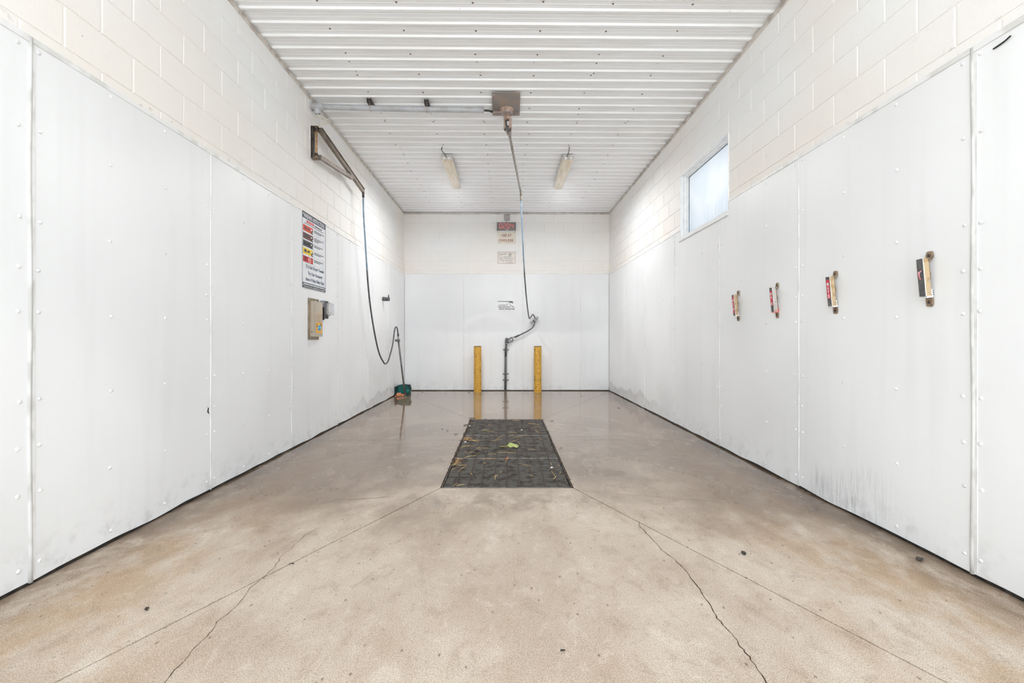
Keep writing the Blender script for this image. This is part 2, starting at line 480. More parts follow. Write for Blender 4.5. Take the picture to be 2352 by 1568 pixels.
def lamp_cover_material():
    m = NT('yellowed_ribbed_diffuser')
    p = m.pos()
    n = m.noise(m.scaled(p, (26.0, 3.0, 26.0)), 1.0, 3.0, 0.6)
    m.P(col=m.mix(m.ramp(n, 0.35, 0.7), lin(236, 226, 208), lin(214, 198, 172)), rough=0.35)
    m.P(ec=lin(255, 244, 226), es=0.0)
    return m.m
M['diffuser'] = lamp_cover_material()

def bollard_material():
    m = NT('chipped_yellow_paint')
    p = m.pos(); x, y, z = m.xyz(p)
    a = m.noise(m.scaled(p, (1.0, 1.0, 0.55)), 22.0, 4.0, 0.7, 0.5)
    b = m.noise(p, 60.0, 4.0, 0.7)
    col = m.mix(m.ramp(b, 0.4, 0.7), lin(222, 172, 66), lin(196, 146, 58))
    col = m.mix(m.math('MULTIPLY', m.ramp(a, 0.52, 0.62), m.ramp(z, 0.2, 0.7, 0.3, 0.75)), col, lin(164, 122, 62))
    chip = m.noise(m.scaled(p, (1.4, 1.4, 1.0)), 15.0, 4.0, 0.75, 1.0)
    col = m.mix(m.ramp(chip, 0.60, 0.615), col, lin(58, 44, 34))
    m.P(col=col, rough=0.5, normal=m.bump(chip, 0.15, 0.003))
    return m.m
M['bollard'] = bollard_material()

def glass_fogged():
    m = NT('fogged_wet_glass')
    p = m.pos(); x, y, z = m.xyz(p)
    str_ = m.noise(m.scaled(p, (1.0, 26.0, 1.1)), 1.0, 3.0, 0.6)
    cloud = m.noise(p, 2.4, 3.0, 0.5)
    low = m.ramp(z, 2.35, 2.72, 1.0, 0.0)
    f = m.math('MULTIPLY', m.ramp(str_, 0.40, 0.62), low, True)
    col = m.mix(m.ramp(cloud, 0.35, 0.65), (0.88, 0.915, 0.94, 1), (0.97, 0.98, 0.985, 1))
    col = m.mix(m.math('MULTIPLY', f, 0.5), col, (0.74, 0.80, 0.86, 1))
    col = m.mix(1.0, col, (0.65, 0.635, 0.63, 1), 'MULTIPLY')
    tr = m.n('BsdfTranslucent', i={'Color': col})
    gl = m.n('BsdfGlossy', i={'Color': (0.9, 0.95, 1, 1), 'Roughness': 0.3})
    tp = m.n('BsdfTransparent', i={'Color': (0.27, 0.265, 0.265, 1)})
    a = m.n('MixShader', i={0: 0.25, 1: tr.outputs[0], 2: tp.outputs[0]})
    b = m.n('MixShader', i={0: 0.02, 1: a.outputs[0], 2: gl.outputs[0]})
    m.t.links.new(b.outputs[0], m.out.inputs[0])
    return m.m
M['glass'] = glass_fogged()

def clear_plastic():
    m = NT('clear_plastic_cover')
    tp = m.n('BsdfTransparent', i={'Color': (0.93, 0.94, 0.95, 1)})
    gl = m.n('BsdfGlossy', i={'Color': (1, 1, 1, 1), 'Roughness': 0.08})
    df = m.n('BsdfDiffuse', i={'Color': (0.85, 0.86, 0.88, 1)})
    a = m.n('MixShader', i={0: 0.09, 1: tp.outputs[0], 2: df.outputs[0]})
    b = m.n('MixShader', i={0: 0.12, 1: a.outputs[0], 2: gl.outputs[0]})
    m.t.links.new(b.outputs[0], m.out.inputs[0])
    return m.m
M['clear'] = clear_plastic()

def led_material():
    m = NT('red_lit_segment')
    m.P(col=lin(220, 90, 90), rough=0.4, ec=lin(255, 96, 92), es=0.18)
    return m.m
M['led'] = led_material()

# ------------------------------------------------------------------ floor: base with a pit, six slabs with open joints
GX0, GX1, GY0, GY1 = -0.475, 0.490, 3.290, 6.055
PZ = -0.075
mb = MB()
xs = [BL-0.1, GX0, GX1, BR+0.1]; ys = [Y0-0.05, GY0, GY1, YBB+0.1]
for i in range(3):
    for j in range(3):
        if i == 1 and j == 1: continue
        mb.box((xs[i], ys[j], -0.40), (xs[i+1], ys[j+1], -0.016))
floor = struct(obj('floor', mb, M['joint']))
floor['label'] = 'wet tan concrete wash bay floor sloping joints around a drain pit'
obj('pit_bottom', MB().box((GX0, GY0, -0.40), (GX1, GY1, PZ)), M['pit'], floor, label='grey silty bottom of the drain pit')

silt = obj('silt', MB().box((GX0+0.01, 4.115, PZ), (GX1-0.01, GY1-0.01, -0.0125)), M['pit'], floor, label='brown grey silt packed between the far grate bars')
silt['kind'] = 'stuff'
def inset(poly, d):
    out = []; k = len(poly)
    for i in range(k):
        p0 = Vector(poly[i-1]); p1 = Vector(poly[i]); p2 = Vector(poly[(i+1) % k])
        d1 = (p1-p0).normalized(); d2 = (p2-p1).normalized()
        n1 = Vector((-d1.y, d1.x)); n2 = Vector((-d2.y, d2.x))
        a = p1+n1*d; b = p1+n2*d
        cr = d1.x*d2.y-d1.y*d2.x
        if abs(cr) < 1e-6: out.append(a); continue
        t = ((b.x-a.x)*d2.y-(b.y-a.y)*d2.x)/cr
        out.append(a+d1*t)
    return out
LX, RX = BL-0.02, BR+0.02
c0 = (GX0-0.004, GY0-0.004); c1 = (GX1+0.004, GY0-0.004); c2 = (GX1+0.004, GY1+0.004); c3 = (GX0-0.004, GY1+0.004)
fl, fr, bl, br = (LX, 0.06), (RX, -0.15), (LX, 9.16), (RX, 9.32)
YJ = 4.83
slabs = [
    [(LX, Y0), (RX, Y0), fr, c1, c0, fl],
    [fl, c0, (c0[0], YJ), (LX, YJ)],
    [(LX, YJ), (c0[0], YJ), c3, bl],
    [c1, fr, (RX, YJ), (c1[0], YJ)],
    [(c1[0], YJ), (RX, YJ), br, c2],
    [c3, c2, br, (RX, YBB+0.02), (LX, YBB+0.02), bl],
]
widths = [0.0042, 0.0036, 0.0018, 0.0036, 0.0018, 0.0018]
for poly, wd in zip(slabs, widths):
    q = inset(poly, wd)
    mb = MB(); mb.prism([(p.x, p.y) for p in q], (0, 0, 0), (1, 0, 0), (0, 1, 0), -0.015, 0.0)
    obj('slab', mb, M['floor'], floor)

def crack(pts, w):
    pts = [Vector((p[0], p[1], 0)) for p in pts]
    fine = []
    for a, b in zip(pts, pts[1:]):
        for k in range(4):
            q = a.lerp(b, k/4)
            fine.append(q + Vector((random.uniform(-1, 1), random.uniform(-1, 1), 0))*0.004)
    fine.append(pts[-1])
    mb = MB(); vs = []; n = len(fine)
    for i, p in enumerate(fine):
        d = (fine[min(i+1, n-1)]-fine[max(i-1, 0)]).normalized(); s = Vector((-d.y, d.x, 0))
        ww = w*(0.5+random.random())*(0.35 if i in (0, n-1) else 1)
        vs += [p+s*ww+Vector((0, 0, 0.0006)), p-s*ww+Vector((0, 0, 0.0006))]
    mb.add(vs, [(2*i, 2*i+1, 2*i+3, 2*i+2) for i in range(n-1)])
    return mb
obj('crack', crack([(0.797,2.686),(0.786,2.624),(0.795,2.491),(0.81,2.327),(0.839,2.222),(0.851,2.118),(0.847,1.987),(0.845,1.888),(0.832,1.789),(0.831,1.742),(0.837,1.711),(0.843,1.648),(0.835,1.595),(0.842,1.545),(0.835,1.49),(0.831,1.428),(0.833,1.364),(0.84,1.2)], 0.0018), M['joint'], floor)
obj('crack', crack([(-1.07,1.25),(-1.084,1.389),(-1.092,1.428),(-1.097,1.5),(-1.105,1.595),(-1.105,1.665),(-1.117,1.734),(-1.105,1.842),(-1.125,1.97),(-1.116,2.06),(-1.113,2.15),(-1.133,2.266),(-1.123,2.346),(-1.124,2.502),(-1.082,2.606)], 0.0012), M['joint'], floor)
obj('crack', crack([(0.5,3.25),(0.72,3.16),(0.95,3.12),(1.2,3.06),(1.45,3.0)], 0.001), M['joint'], floor)
obj('crack', crack([(-0.75,3.12),(-0.95,3.07),(-1.15,3.05),(-1.24,2.95)], 0.001), M['joint'], floor)

apron = struct(obj('ground_apron', MB().box((-14, -22, -0.2), (14, Y0-0.05, -0.01)), M['apron']))
apron['label'] = 'pale concrete driveway outside the open bay'

# steel angle round the pit
fr_t = thing('grate_frame', 'steel angle frame lining the edge of the floor drain', 'frame', (0, GY0, 0))
e = 0.006
for a, b in (((GX0, GY0, -0.03), (GX0+e, GY1, -0.001)), ((GX1-e, GY0, -0.03), (GX1, GY1, -0.001)),
             ((GX0, GY0, -0.03), (GX1, GY0+e, -0.001)), ((GX0, GY1-e, -0.03), (GX1, GY1, -0.001))):
    obj('angle_bar', MB().box(a, b), M['angle'], fr_t)

mb = MB(); rc = random.Random(5)
for i in range(520):
    side = rc.random()
    if side < 0.5:   px_, py_ = GX0 - rc.random()**2*0.022 + 0.008, rc.uniform(GY0, GY1)
    elif side < 0.92: px_, py_ = GX1 + rc.random()**2*0.022 - 0.008, rc.uniform(GY0, GY1)
    else:            px_, py_ = rc.uniform(GX0, GX1), GY1 + rc.random()**2*0.02 - 0.006
    r_ = rc.uniform(0.002, 0.007)
    mb.dome((px_, py_, -0.001), (rc.uniform(-.4, .4), rc.uniform(-.4, .4), 1), r_*rc.uniform(0.8, 1.8), r_*0.8, 5, 2)
o = obj('drain_dirt', mb, simple('brown_dirt_crust', (84, 64, 46), 0.7, rgb2=(52, 42, 34), scale=70), None, base=True)
o['label'] = 'brown dirt crust caked along the edges of the drain'; o['category'] = 'dirt'; o['kind'] = 'stuff'

# ------------------------------------------------------------------ grates: bearing bars across, rods along
gy = [3.312, 4.112, 5.085, 6.054]
glabels = ['steel bar grate nearest the bay entrance, its bars standing clear of silt',
           'middle steel bar grate strewn with straw and a green leaf',
           'steel bar grate nearest the two yellow bollards']
bar_me = MB().cbox((-0.470, -0.0035, -0.014), (0.470, 0.0035, 0.014), 0.0012).mesh('bearing_bar')
bar_me.materials.append(M['grate'])
GCX = (GX0+GX1)/2
for k in range(3):
    a, b = gy[k], gy[k+1]-0.023
    g = thing('drain_grate', glabels[k], 'grate', (GCX, (a+b)/2, -0.030), 'steel grates over the drain pit')
    nb = int((b-a)/0.027)
    for i in range(nb+1):
        y = a + (b-a)*i/nb
        inst('bearing_bar', bar_me, g, (GCX, y, -0.018+random.uniform(-.001, .001)))
    for y_ in (a-0.0075, b+0.0075):
        obj('end_bar', MB().cbox((GCX-0.470, y_-0.003, -0.032), (GCX+0.470, y_+0.003, 0.0), 0.001), M['end_bar'], g)
    rod = MB()
    pts = []
    L = b-a
    n = int(L/0.012)
    for i in range(n+1):
        pts.append((0.0016*math.sin(i*1.9), L*i/n - L/2, 0.0016*math.cos(i*1.9)))
    rod.tube(pts, 0.0056, 6)
    rod_me = rod.mesh('cross_rod', True); rod_me.materials.append(M['rod'])
    for i in range(9):
        inst('cross_rod', rod_me, g, (GCX + (i-4)*0.0965, (a+b)/2, -0.0035))

# ------------------------------------------------------------------ walls
def block_mesh(L, H, axis, b=0.004, t=0.03):
    """chamfered block: length L along the wall, height H, thickness t behind its face"""
    mb = MB()
    if axis == 'y+':   mb.cbox((-t, -L/2, -H/2), (0, L/2, H/2), b)       # face looks to +x
    elif axis == 'y-': mb.cbox((0, -L/2, -H/2), (t, L/2, H/2), b)        # face looks to -x
    else:              mb.cbox((-L/2, 0, -H/2), (L/2, t, H/2), b)        # face looks to -y
    me = mb.mesh('concrete_block'); me.materials.append(M['block'])
    return me
JT = 0.009
courses = [(2.50-CH, 2.50)] + [(2.50+CH*i, 2.50+CH*(i+1)) for i in range(6)]
WIN = (4.345, 5.545, 2.300, 3.109)

def side_wall(name, face, sgn, label, hole=None):
    """sgn +1: wall on the negative x side looking to +x"""
    back = face - sgn*0.20
    core = face - sgn*0.0055
    mb = MB()
    x0, x1 = min(back, core), max(back, core)
    if hole:
        a, b, c, d = hole
        mb.box((x0, Y0, 0.0), (x1, a, ZC+0.1)); mb.box((x0, b, 0.0), (x1, YBB+0.2, ZC+0.1))
        mb.box((x0, a, 0.0), (x1, b, c)); mb.box((x0, a, d), (x1, b, ZC+0.1))
    else:
        mb.box((x0, Y0, 0.0), (x1, YBB+0.2, ZC+0.1))
    w = struct(obj(name, mb, M['block']))
    w['label'] = label
    cache = {}
    ax = 'y+' if sgn > 0 else 'y-'
    for ci, (z0, z1) in enumerate(courses):
        off = 0.0 if ci % 2 == 1 else 0.5
        k = 0
        while True:
            yb = YB - BLK*(k-off) ; ya = yb - BLK
            k += 1
            if yb < Y0+0.02: break
            ya = max(ya, Y0); yb = min(yb, YBB)
            if yb-ya < 0.03: continue
            segs = [(ya, yb)]
            if hole and z1 > hole[2]+0.01 and z0 < hole[3]-0.01:
                new = []
                for s0, s1 in segs:
                    if s1 <= hole[0]+0.02 or s0 >= hole[1]-0.02: new.append((s0, s1))
                    else:
                        if s0 < hole[0]-0.02: new.append((s0, hole[0]))
                        if s1 > hole[1]+0.02: new.append((hole[1], s1))
                segs = new
            for s0, s1 in segs:
                L = round(s1-s0-JT, 4); H = round(z1-z0-JT, 4)
                if (L, H) not in cache: cache[(L, H)] = block_mesh(L, H, ax)
                inst('concrete_block', cache[(L, H)], w, (face + random.uniform(-.0008, .0008), (s0+s1)/2, (z0+z1)/2))
    return w
wl = side_wall('wall_left', BL, 1, 'white panelled wall with cream painted blocks above, instruction sign side')
wr = side_wall('wall_right', BR, -1, 'white panelled wall with cream painted blocks above and a window', WIN)

mb = MB().box((BL-0.2, YBB+0.0055, 0), (BR+0.2, YBB+0.2, ZC+0.1))
wb = struct(obj('wall_back', mb, M['block']))
wb['label'] = 'far white panelled wall with painted blocks above'
cache = {}
for ci, (z0, z1) in enumerate(courses):
    off = 0.0 if ci % 2 == 1 else 0.5
    for k in range(-8, 9):
        a = 0.012 + BLK*(k+off); b = a+BLK
        a = max(a, BL); b = min(b, BR)
        if b-a < 0.03: continue
        L = round(b-a-JT, 4); H = round(z1-z0-JT, 4)
        if (L, H) not in cache: cache[(L, H)] = block_mesh(L, H, 'x')
        inst('concrete_block', cache[(L, H)], wb, ((a+b)/2, YBB + random.uniform(-.0008, .0008), (z0+z1)/2))

# panels ---------------------------------------------------------------
def panel_grid(s0, s1, zt, put, seed, wave, hole=None, nu=20, nv=34):
    """buckled board between s0 and s1 along the wall; put(s, out, z) gives the world point"""
    mb = MB(); T = 0.010
    zs = [0.016 + (zt-0.016)*(i/nv)**1.25 for i in range(nv+1)]
    idx = {}
    def P(i, j):
        s = s0 + (s1-s0)*i/nu; z = zs[j]
        e = min(1.0, (s-s0)/0.10, (s1-s)/0.10)
        low = max(0.0, 1.0-z/0.55)
        o = wave*0.004*mnoise.noise(Vector((s*1.6+seed, z*0.8, seed*3)))*e + wave*0.010*low*low*mnoise.noise(Vector((s*3.1+seed*5, 0.3, z*2.0)))*(0.35+0.65*e)
        o = max(o, -0.0015)
        if z < 0.05: z = z + wave*0.008*mnoise.noise(Vector((s*4.0+seed, 7.7, 1.0)))
        return put(s, o, z)
    cells = []
    for i in range(nu):
        for j in range(nv):
            if hole:
                sm = s0+(s1-s0)*(i+.5)/nu; zm = (zs[j]+zs[j+1])/2
                if hole[0] < sm < hole[1] and zm > hole[2]: continue
            cells.append((i, j))
    vs = []; fs = []
    def vid(i, j, back):
        if (i, j, back) not in idx:
            p = P(i, j)
            if back: p = p + put.normal*(-T)
            idx[(i, j, back)] = len(vs); vs.append(p)
        return idx[(i, j, back)]
    cs = set(cells)
    for i, j in cells:
        q = [(i, j), (i+1, j), (i+1, j+1), (i, j+1)]
        fs.append(tuple(vid(a, b, 0) for a, b in q))
        fs.append(tuple(vid(a, b, 1) for a, b in reversed(q)))
        for (a, b, n) in ((q[0], q[1], (i, j-1)), (q[1], q[2], (i+1, j)), (q[2], q[3], (i, j+1)), (q[3], q[0], (i-1, j))):
            if n not in cs:
                fs.append((vid(*b, 0), vid(*a, 0), vid(*a, 1), vid(*b, 1)))
    mb.add(vs, fs)
    return mb
class Put:
    def __init__(self, kind):
        self.kind = kind
        self.normal = {'L': Vector((1, 0, 0)), 'R': Vector((-1, 0, 0)), 'B': Vector((0, -1, 0))}[kind]
    def __call__(self, s, o, z):
        if self.kind == 'L': return Vector((XL+o, s, z))
        if self.kind == 'R': return Vector((XR-o, s, z))
        return Vector((s, YB-o, z))
def rivet_mesh(n, r=0.0098, h=0.0055):
    me = MB().dome((0, 0, 0), n, r, h).mesh('rivet', True); me.materials.append(M['rivet'])
    return me
rows_mid = [0.07, 0.405, 0.815, 1.22, 1.625, 2.03, 2.385]
rows_edge = [0.085, 0.415, 0.612, 0.822, 1.222, 1.41, 1.628, 2.034, 2.388]
def panel_set(wall, kind, seams, steps, wave=1.0, hole=None, first_wide=()):
    put = Put(kind)
    rv = rivet_mesh(put.normal, 0.0098 if kind != 'B' else 0.008)
    for i, (a, b) in enumerate(zip(seams, seams[1:])):
        zt = PT + steps[i]
        mb = panel_grid(a+0.002, b-0.002, zt, put, 1.7*i + {'L': 0.3, 'R': 11.1, 'B': 23.0}[kind], wave, hole)
        if kind == 'L' : pass
        pan = obj('wall_panel', mb, M['panel'], wall)
        smooth_by_angle(pan, 30)
        cols = [(a+0.036, rows_edge), (a+0.405, rows_mid), (a+0.79, rows_mid), (b-0.040, rows_edge)]
        for s, rows in cols:
            if s > b-0.01: continue
            ds = random.uniform(-.006, .006)
            for z in rows:
                zz = z + random.uniform(-.008, .008); ss = s + ds + random.uniform(-.005, .005)
                if hole and hole[0]-0.03 < ss < hole[1]+0.03 and zz > hole[2]-0.04: continue
                if kind != 'B' and ss < 0.9: continue
                inst('rivet', rv, pan, put(ss, 0.0005, zz))
    # seam beads
    for i, s in enumerate(seams[1:-1]):
        wide = i in first_wide
        r = 0.0085 if wide else 0.0045
        zt = PT + max(steps[i], steps[i+1])
        if hole and hole[0] < s < hole[1]: zt = hole[2]-0.02
        pts = []
        for k in range(25):
            z = 0.012 + (zt-0.014)*k/24
            pts.append(put(s + (0.003 if wide else 0.0012)*math.sin(k*0.55+i), 0.0005, z))
        mb = MB().tube(pts, r, 8)
        obj('seam_bead', mb, M['seam'] if wide else M['trim'], wall, smooth=True)
seamsL = [Y0, 0.77, 1.990, 3.211, 4.425, 5.640, 6.880, 8.110, YB-0.004]
seamsR = [Y0, 0.84, 2.064, 3.292, 4.512, 5.715, 6.945, 8.160, YB-0.004]
panel_set(wl, 'L', seamsL, [0, 0, 0, -0.010, -0.012, -0.012, -0.006, 0], 1.0, None, (1,))
panel_set(wr, 'R', seamsR, [0, 0, 0, -0.010, -0.012, -0.012, -0.006, 0], 1.0, (4.345-0.012, 5.545+0.012, 2.305), (1,))
seamsB = [XL+0.004, (1065-1162)*YB/1028, (1201-1162)*YB/1028, (1334-1162)*YB/1028, XR-0.004]
panel_set(wb, 'B', seamsB, [0, 0, 0, 0], 0.35)
# wide seam cover strip next to the beads of the first seams
for nm, wall, put, s in (('seam_strip', wl, Put('L'), 2.001), ('seam_strip', wr, Put('R'), 2.053)):
    mb = MB()
    a = put(s-0.010, 0.0, 0.03); b = put(s+0.010, 0.0035, 2.41)
    mb.cbox((min(a.x, b.x), a.y, a.z), (max(a.x, b.x), b.y, b.z), 0.0012)
    obj(nm, mb, M['trim'], wall)
# top caps of the panels
def cap(wall, kind, s0, s1, zt, h=0.026, d=0.006):
    put = Put(kind)
    a = put(s0, d, zt-h); b = put(s1, -0.010, zt+0.003)
    lo = (min(a.x, b.x), min(a.y, b.y), a.z); hi = (max(a.x, b.x), max(a.y, b.y), b.z)
    obj('panel_cap', MB().cbox(lo, hi, 0.0018), M['trim'], wall)
cap(wl, 'L', Y0, 1.99, PT); cap(wl, 'L', 1.993, 3.630, PT, 0.022); cap(wl, 'L', 3.634, 6.88, PT-0.011, 0.012, 0.004); cap(wl, 'L', 6.884, YB-0.004, PT-0.005, 0.012, 0.004)
cap(wr, 'R', Y0, 2.06, PT); cap(wr, 'R', 2.064, 3.715, PT, 0.022); cap(wr, 'R', 3.719, 4.333, PT-0.011, 0.012, 0.004); cap(wr, 'R', 5.557, YB-0.004, PT-0.008, 0.012, 0.004)
cap(wb, 'B', XL+0.01, XR-0.01, PT+0.012, 0.014, 0.003)
# torn board corner below the cap
obj('torn_edge', MB().tube(catmull([(XR-0.004, 1.975, 2.375), (XR-0.006, 1.93, 2.378), (XR-0.007, 1.905, 2.386)], 4), 0.0035, 6), M['black_gap'], wr)
# dent with a small tear beside a seam
put = Put('L')
obj('tear', MB().prism([(0, 0), (0.008, 0.028), (0.018, 0.030), (0.014, 0.006), (0.024, -0.02)], put(3.172, 0.0008, 0.575), (0, 1, 0), (0, 0, 1), 0, 0.001), M['black_gap'], wl)

# black strips painting in the shade of the gap under the panels
for nm, lo, hi in (('gap_shade_left', (XL-0.011, Y0, 0.0), (XL-0.004, YB, 0.06)), ('gap_shade_right', (XR+0.004, Y0, 0.0), (XR+0.011, YB, 0.06)), ('gap_shade_back', (XL, YB+0.004, 0.0), (XR, YB+0.0105, 0.06))):
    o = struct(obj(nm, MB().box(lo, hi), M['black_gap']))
    o['label'] = 'thin black strip standing in for the shadowed gap under the white panels'

# ------------------------------------------------------------------ ceiling: ribbed sheets running across, slightly skewed
SK = 0.011; RP = 0.1625
ceil = struct(obj('ceiling', MB().box((BL-0.2, Y0, ZC+0.03), (BR+0.2, YBB+0.2, ZC+0.12)), M['ceil_trim']))
ceil['label'] = 'white ribbed steel ceiling with rusty screw heads'
prof = [(0, 0), (0.009, -0.015), (0.030, -0.015), (0.041, 0), (0.072, 0), (0.077, -0.0018), (0.083, -0.0018), (0.088, 0), (0.115, 0), (0.120, -0.0018), (0.126, -0.0018), (0.131, 0)]
R0 = 3.565 - RP*26
nsheet = 11
for s in range(nsheet):
    pts = []
    for r in range(6):
        y0 = R0 + (s*6+r)*RP
        pts += [(y0+a, ZC+0.012+b) for a, b in prof]
    pts.append((R0+(s+1)*6*RP, ZC+0.012))
    pts = [(y, z) for y, z in pts if Y0-0.02 < y < YBB-0.005]
    if len(pts) < 4: continue
    mb = MB(); n = len(pts); vs = []
    for y, z in pts: vs += [(BL+0.004, y+SK*BL, z), (BR-0.004, y+SK*BR, z)]
    mb.add(vs, [(2*i, 2*i+2, 2*i+3, 2*i+1) for i in range(n-1)])
    # upper skin gives the sheet its thickness
    vs = []
    for y, z in pts: vs += [(BL+0.004, y+SK*BL, z+0.0015), (BR-0.004, y+SK*BR, z+0.0015)]
    mb.add(vs, [(2*i, 2*i+1, 2*i+3, 2*i+2) for i in range(n-1)])
    obj('ceiling_sheet', mb, M['ceil'], ceil)
sc_me = MB().dome((0, 0, 0), (0, 0, -1), 0.0095, 0.006, 7, 2).mesh('screw_head', True); sc_me.materials.append(M['screw'])
for k in range(22, 63):
    m6 = k % 6
    rowsy = {0: [0.055], 1: [0.053, 0.105], 2: [], 3: [0.100], 4: [], 5: [0.095]}[m6]
    for X in (-1.48, -0.87, -0.265, 0.28, 0.86, 1.46):
        for dy in rowsy:
            y = R0 + k*RP + dy + SK*X + random.uniform(-.012, .012)
            if 2.2 < y < YB-0.05:
                inst('screw_head', sc_me, ceil, (X + random.uniform(-.02, .02), y, ZC+0.0125))
# perimeter trims
for i, (lo, hi) in enumerate((((BL, Y0, ZC-0.032), (BL+0.008, YBB, ZC+0.008)), ((BR-0.008, Y0, ZC-0.032), (BR, YBB, ZC+0.008)), ((BL, YBB-0.008, ZC-0.034), (BR, YBB, ZC+0.008)))):
    mb = MB().box(lo, hi)
    if i == 0: mb.box((BL, Y0, ZC-0.010), (BL+0.022, YBB, ZC-0.006))
    if i == 1: mb.box((BR-0.022, Y0, ZC-0.010), (BR, YBB, ZC-0.006))
    if i == 2: mb.box((BL, YBB-0.05, ZC-0.036), (BR, YBB, ZC-0.030))
    o = struct(obj('trim_%d' % (i+1), mb, M['ceil_trim']))
    o['label'] = 'dull white metal edge trim between ceiling and wall'

# ------------------------------------------------------------------ window
a, b, c, d = WIN
win = bpy.data.objects.new('window_1', None)
link(win, None, (BR+0.07, (a+b)/2, c))
win['label'] = 'small white framed window with fogged glass high in the block wall'
struct(win)
def ring(name, x0, x1, w, mat, base=None):
    """four-sided frame between depth x0 and x1, w thick"""
    mb = MB()
    mb.cbox((x0, a, c), (x1, b, c+w), 0.003); mb.cbox((x0, a, d-w), (x1, b, d), 0.003)
    mb.cbox((x0, a, c+w), (x1, a+w, d-w), 0.003); mb.cbox((x0, b-w, c+w), (x1, b, d-w), 0.003)
    return obj(name, mb, mat, win)
ring('window_frame', XR+0.004, XR+0.045, 0.012, M['win_frame'])
ring('frame_step', XR+0.045, XR+0.080, 0.020, M['win_frame'])
ring('sash', XR+0.080, XR+0.120, 0.030, M['win_frame'])
mb = MB(); w = 0.030; t = 0.006
x0, x1 = XR+0.099, XR+0.105
mb.box((x0, a+w, c+w), (x1, b-w, c+w+t)); mb.box((x0, a+w, d-w-t), (x1, b-w, d-w)); mb.box((x0, a+w, c+w), (x1, a+w+t, d-w)); mb.box((x0, b-w-t, c+w), (x1, b-w, d-w))
obj('gasket', mb, M['gasket'], win)
obj('pane', MB().box((XR+0.105, a+w, c+w), (XR+0.111, b-w, d-w)), M['glass'], win, label='fogged wet window glass with pale sky behind')
obj('window_sill', MB().cbox((XR-0.012, a-0.012, c-0.012), (XR+0.045, b+0.012, c+0.004), 0.003), M['trim'], win)

# ------------------------------------------------------------------ ceiling lamps
def lamp(x, label, cord_pts):
    y0, y1 = 6.35, 7.585
    t = thing('fluorescent_lamp', label, 'lamp', (x, (y0+y1)/2, ZC-0.012), 'vapour tight lamps on the ceiling')
    ztop = ZC-0.008
    def section(w, h, zt, n=12, flat=False):
        pts = []
        for i in range(n+1):
            a = math.pi*i/n
            pts.append((x+math.cos(a)*w/2, zt-math.sin(a)**0.8*h))
        return pts
    def loft(secs):
        mb = MB(); k = len(secs[0][1]); vs = []
        for y, pts in secs: vs += [(px, y, pz) for px, pz in pts]
        fs = []
        for i in range(len(secs)-1):
            for j in range(k-1): fs.append((i*k+j, i*k+j+1, (i+1)*k+j+1, (i+1)*k+j))
            fs.append((i*k+k-1, i*k, (i+1)*k, (i+1)*k+k-1))
        fs.append(tuple(range(k))); fs.append(tuple(reversed(range((len(secs)-1)*k, len(secs)*k))))
        return mb.add(vs, fs)
    zb = ztop-0.045
    base = obj('lamp_body', MB().cbox((x-0.080, y0, zb), (x+0.080, y1, ztop), 0.012), M['lamp_base'], t)
    lens = loft([(y0+0.004, section(0.150, 0.040, zb)), (y0+0.03, section(0.158, 0.062, zb)), (y1-0.03, section(0.158, 0.062, zb)), (y1-0.004, section(0.150, 0.040, zb))])
    df = obj('diffuser', lens, M['diffuser'], t)
    smooth_by_angle(df, 50)
    for yy in (y0-0.004, y1-0.012):
        pts = section(0.172, 0.052, zb+0.012)
        obj('end_cap', loft([(yy, pts), (yy+0.016, pts)]), M['lamp_base'], t)
    for dx in (-0.036, 0.036):
        obj('tube_end', MB().tube([(x+dx, y0-0.007, zb-0.016), (x+dx, y0+0.02, zb-0.016)], 0.017, 14), M['lamp_tube'], t)
    obj('cord', MB().tube(catmull(cord_pts, 6), 0.006, 8), M['cord'], t, smooth=True)
    if LAMP_WATTS > 0:
        ld = bpy.data.lights.new('lamp_fill_light', 'AREA')  # added light below the unlit cover, to lift the far end of the bay
        ld.shape = 'RECTANGLE'; ld.size = 0.15; ld.size_y = 1.2; ld.energy = LAMP_WATTS; ld.spread = math.radians(172); ld.color = (0.97, 0.985, 1.0)
        lo = bpy.data.objects.new('lamp_fill_light', ld)
        COL.objects.link(lo); lo.parent = t
        lo.location = Vector((x, (y0+y1)/2, zb-0.068)) - WL[t.name]
    return t
lamp(-0.842, 'ceiling fluorescent lamp with yellowed cover, nearer the wall boom', [(-0.872, 6.13, ZC), (-0.885, 6.15, ZC-0.03), (-0.87, 6.25, ZC-0.035), (-0.845, 6.345, ZC-0.045)])
lamp(0.885, 'ceiling fluorescent lamp with yellowed cover, nearer the window', [(0.868, 6.13, ZC), (0.872, 6.16, ZC-0.03), (0.872, 6.25, ZC-0.035), (0.868, 6.345, ZC-0.045)])

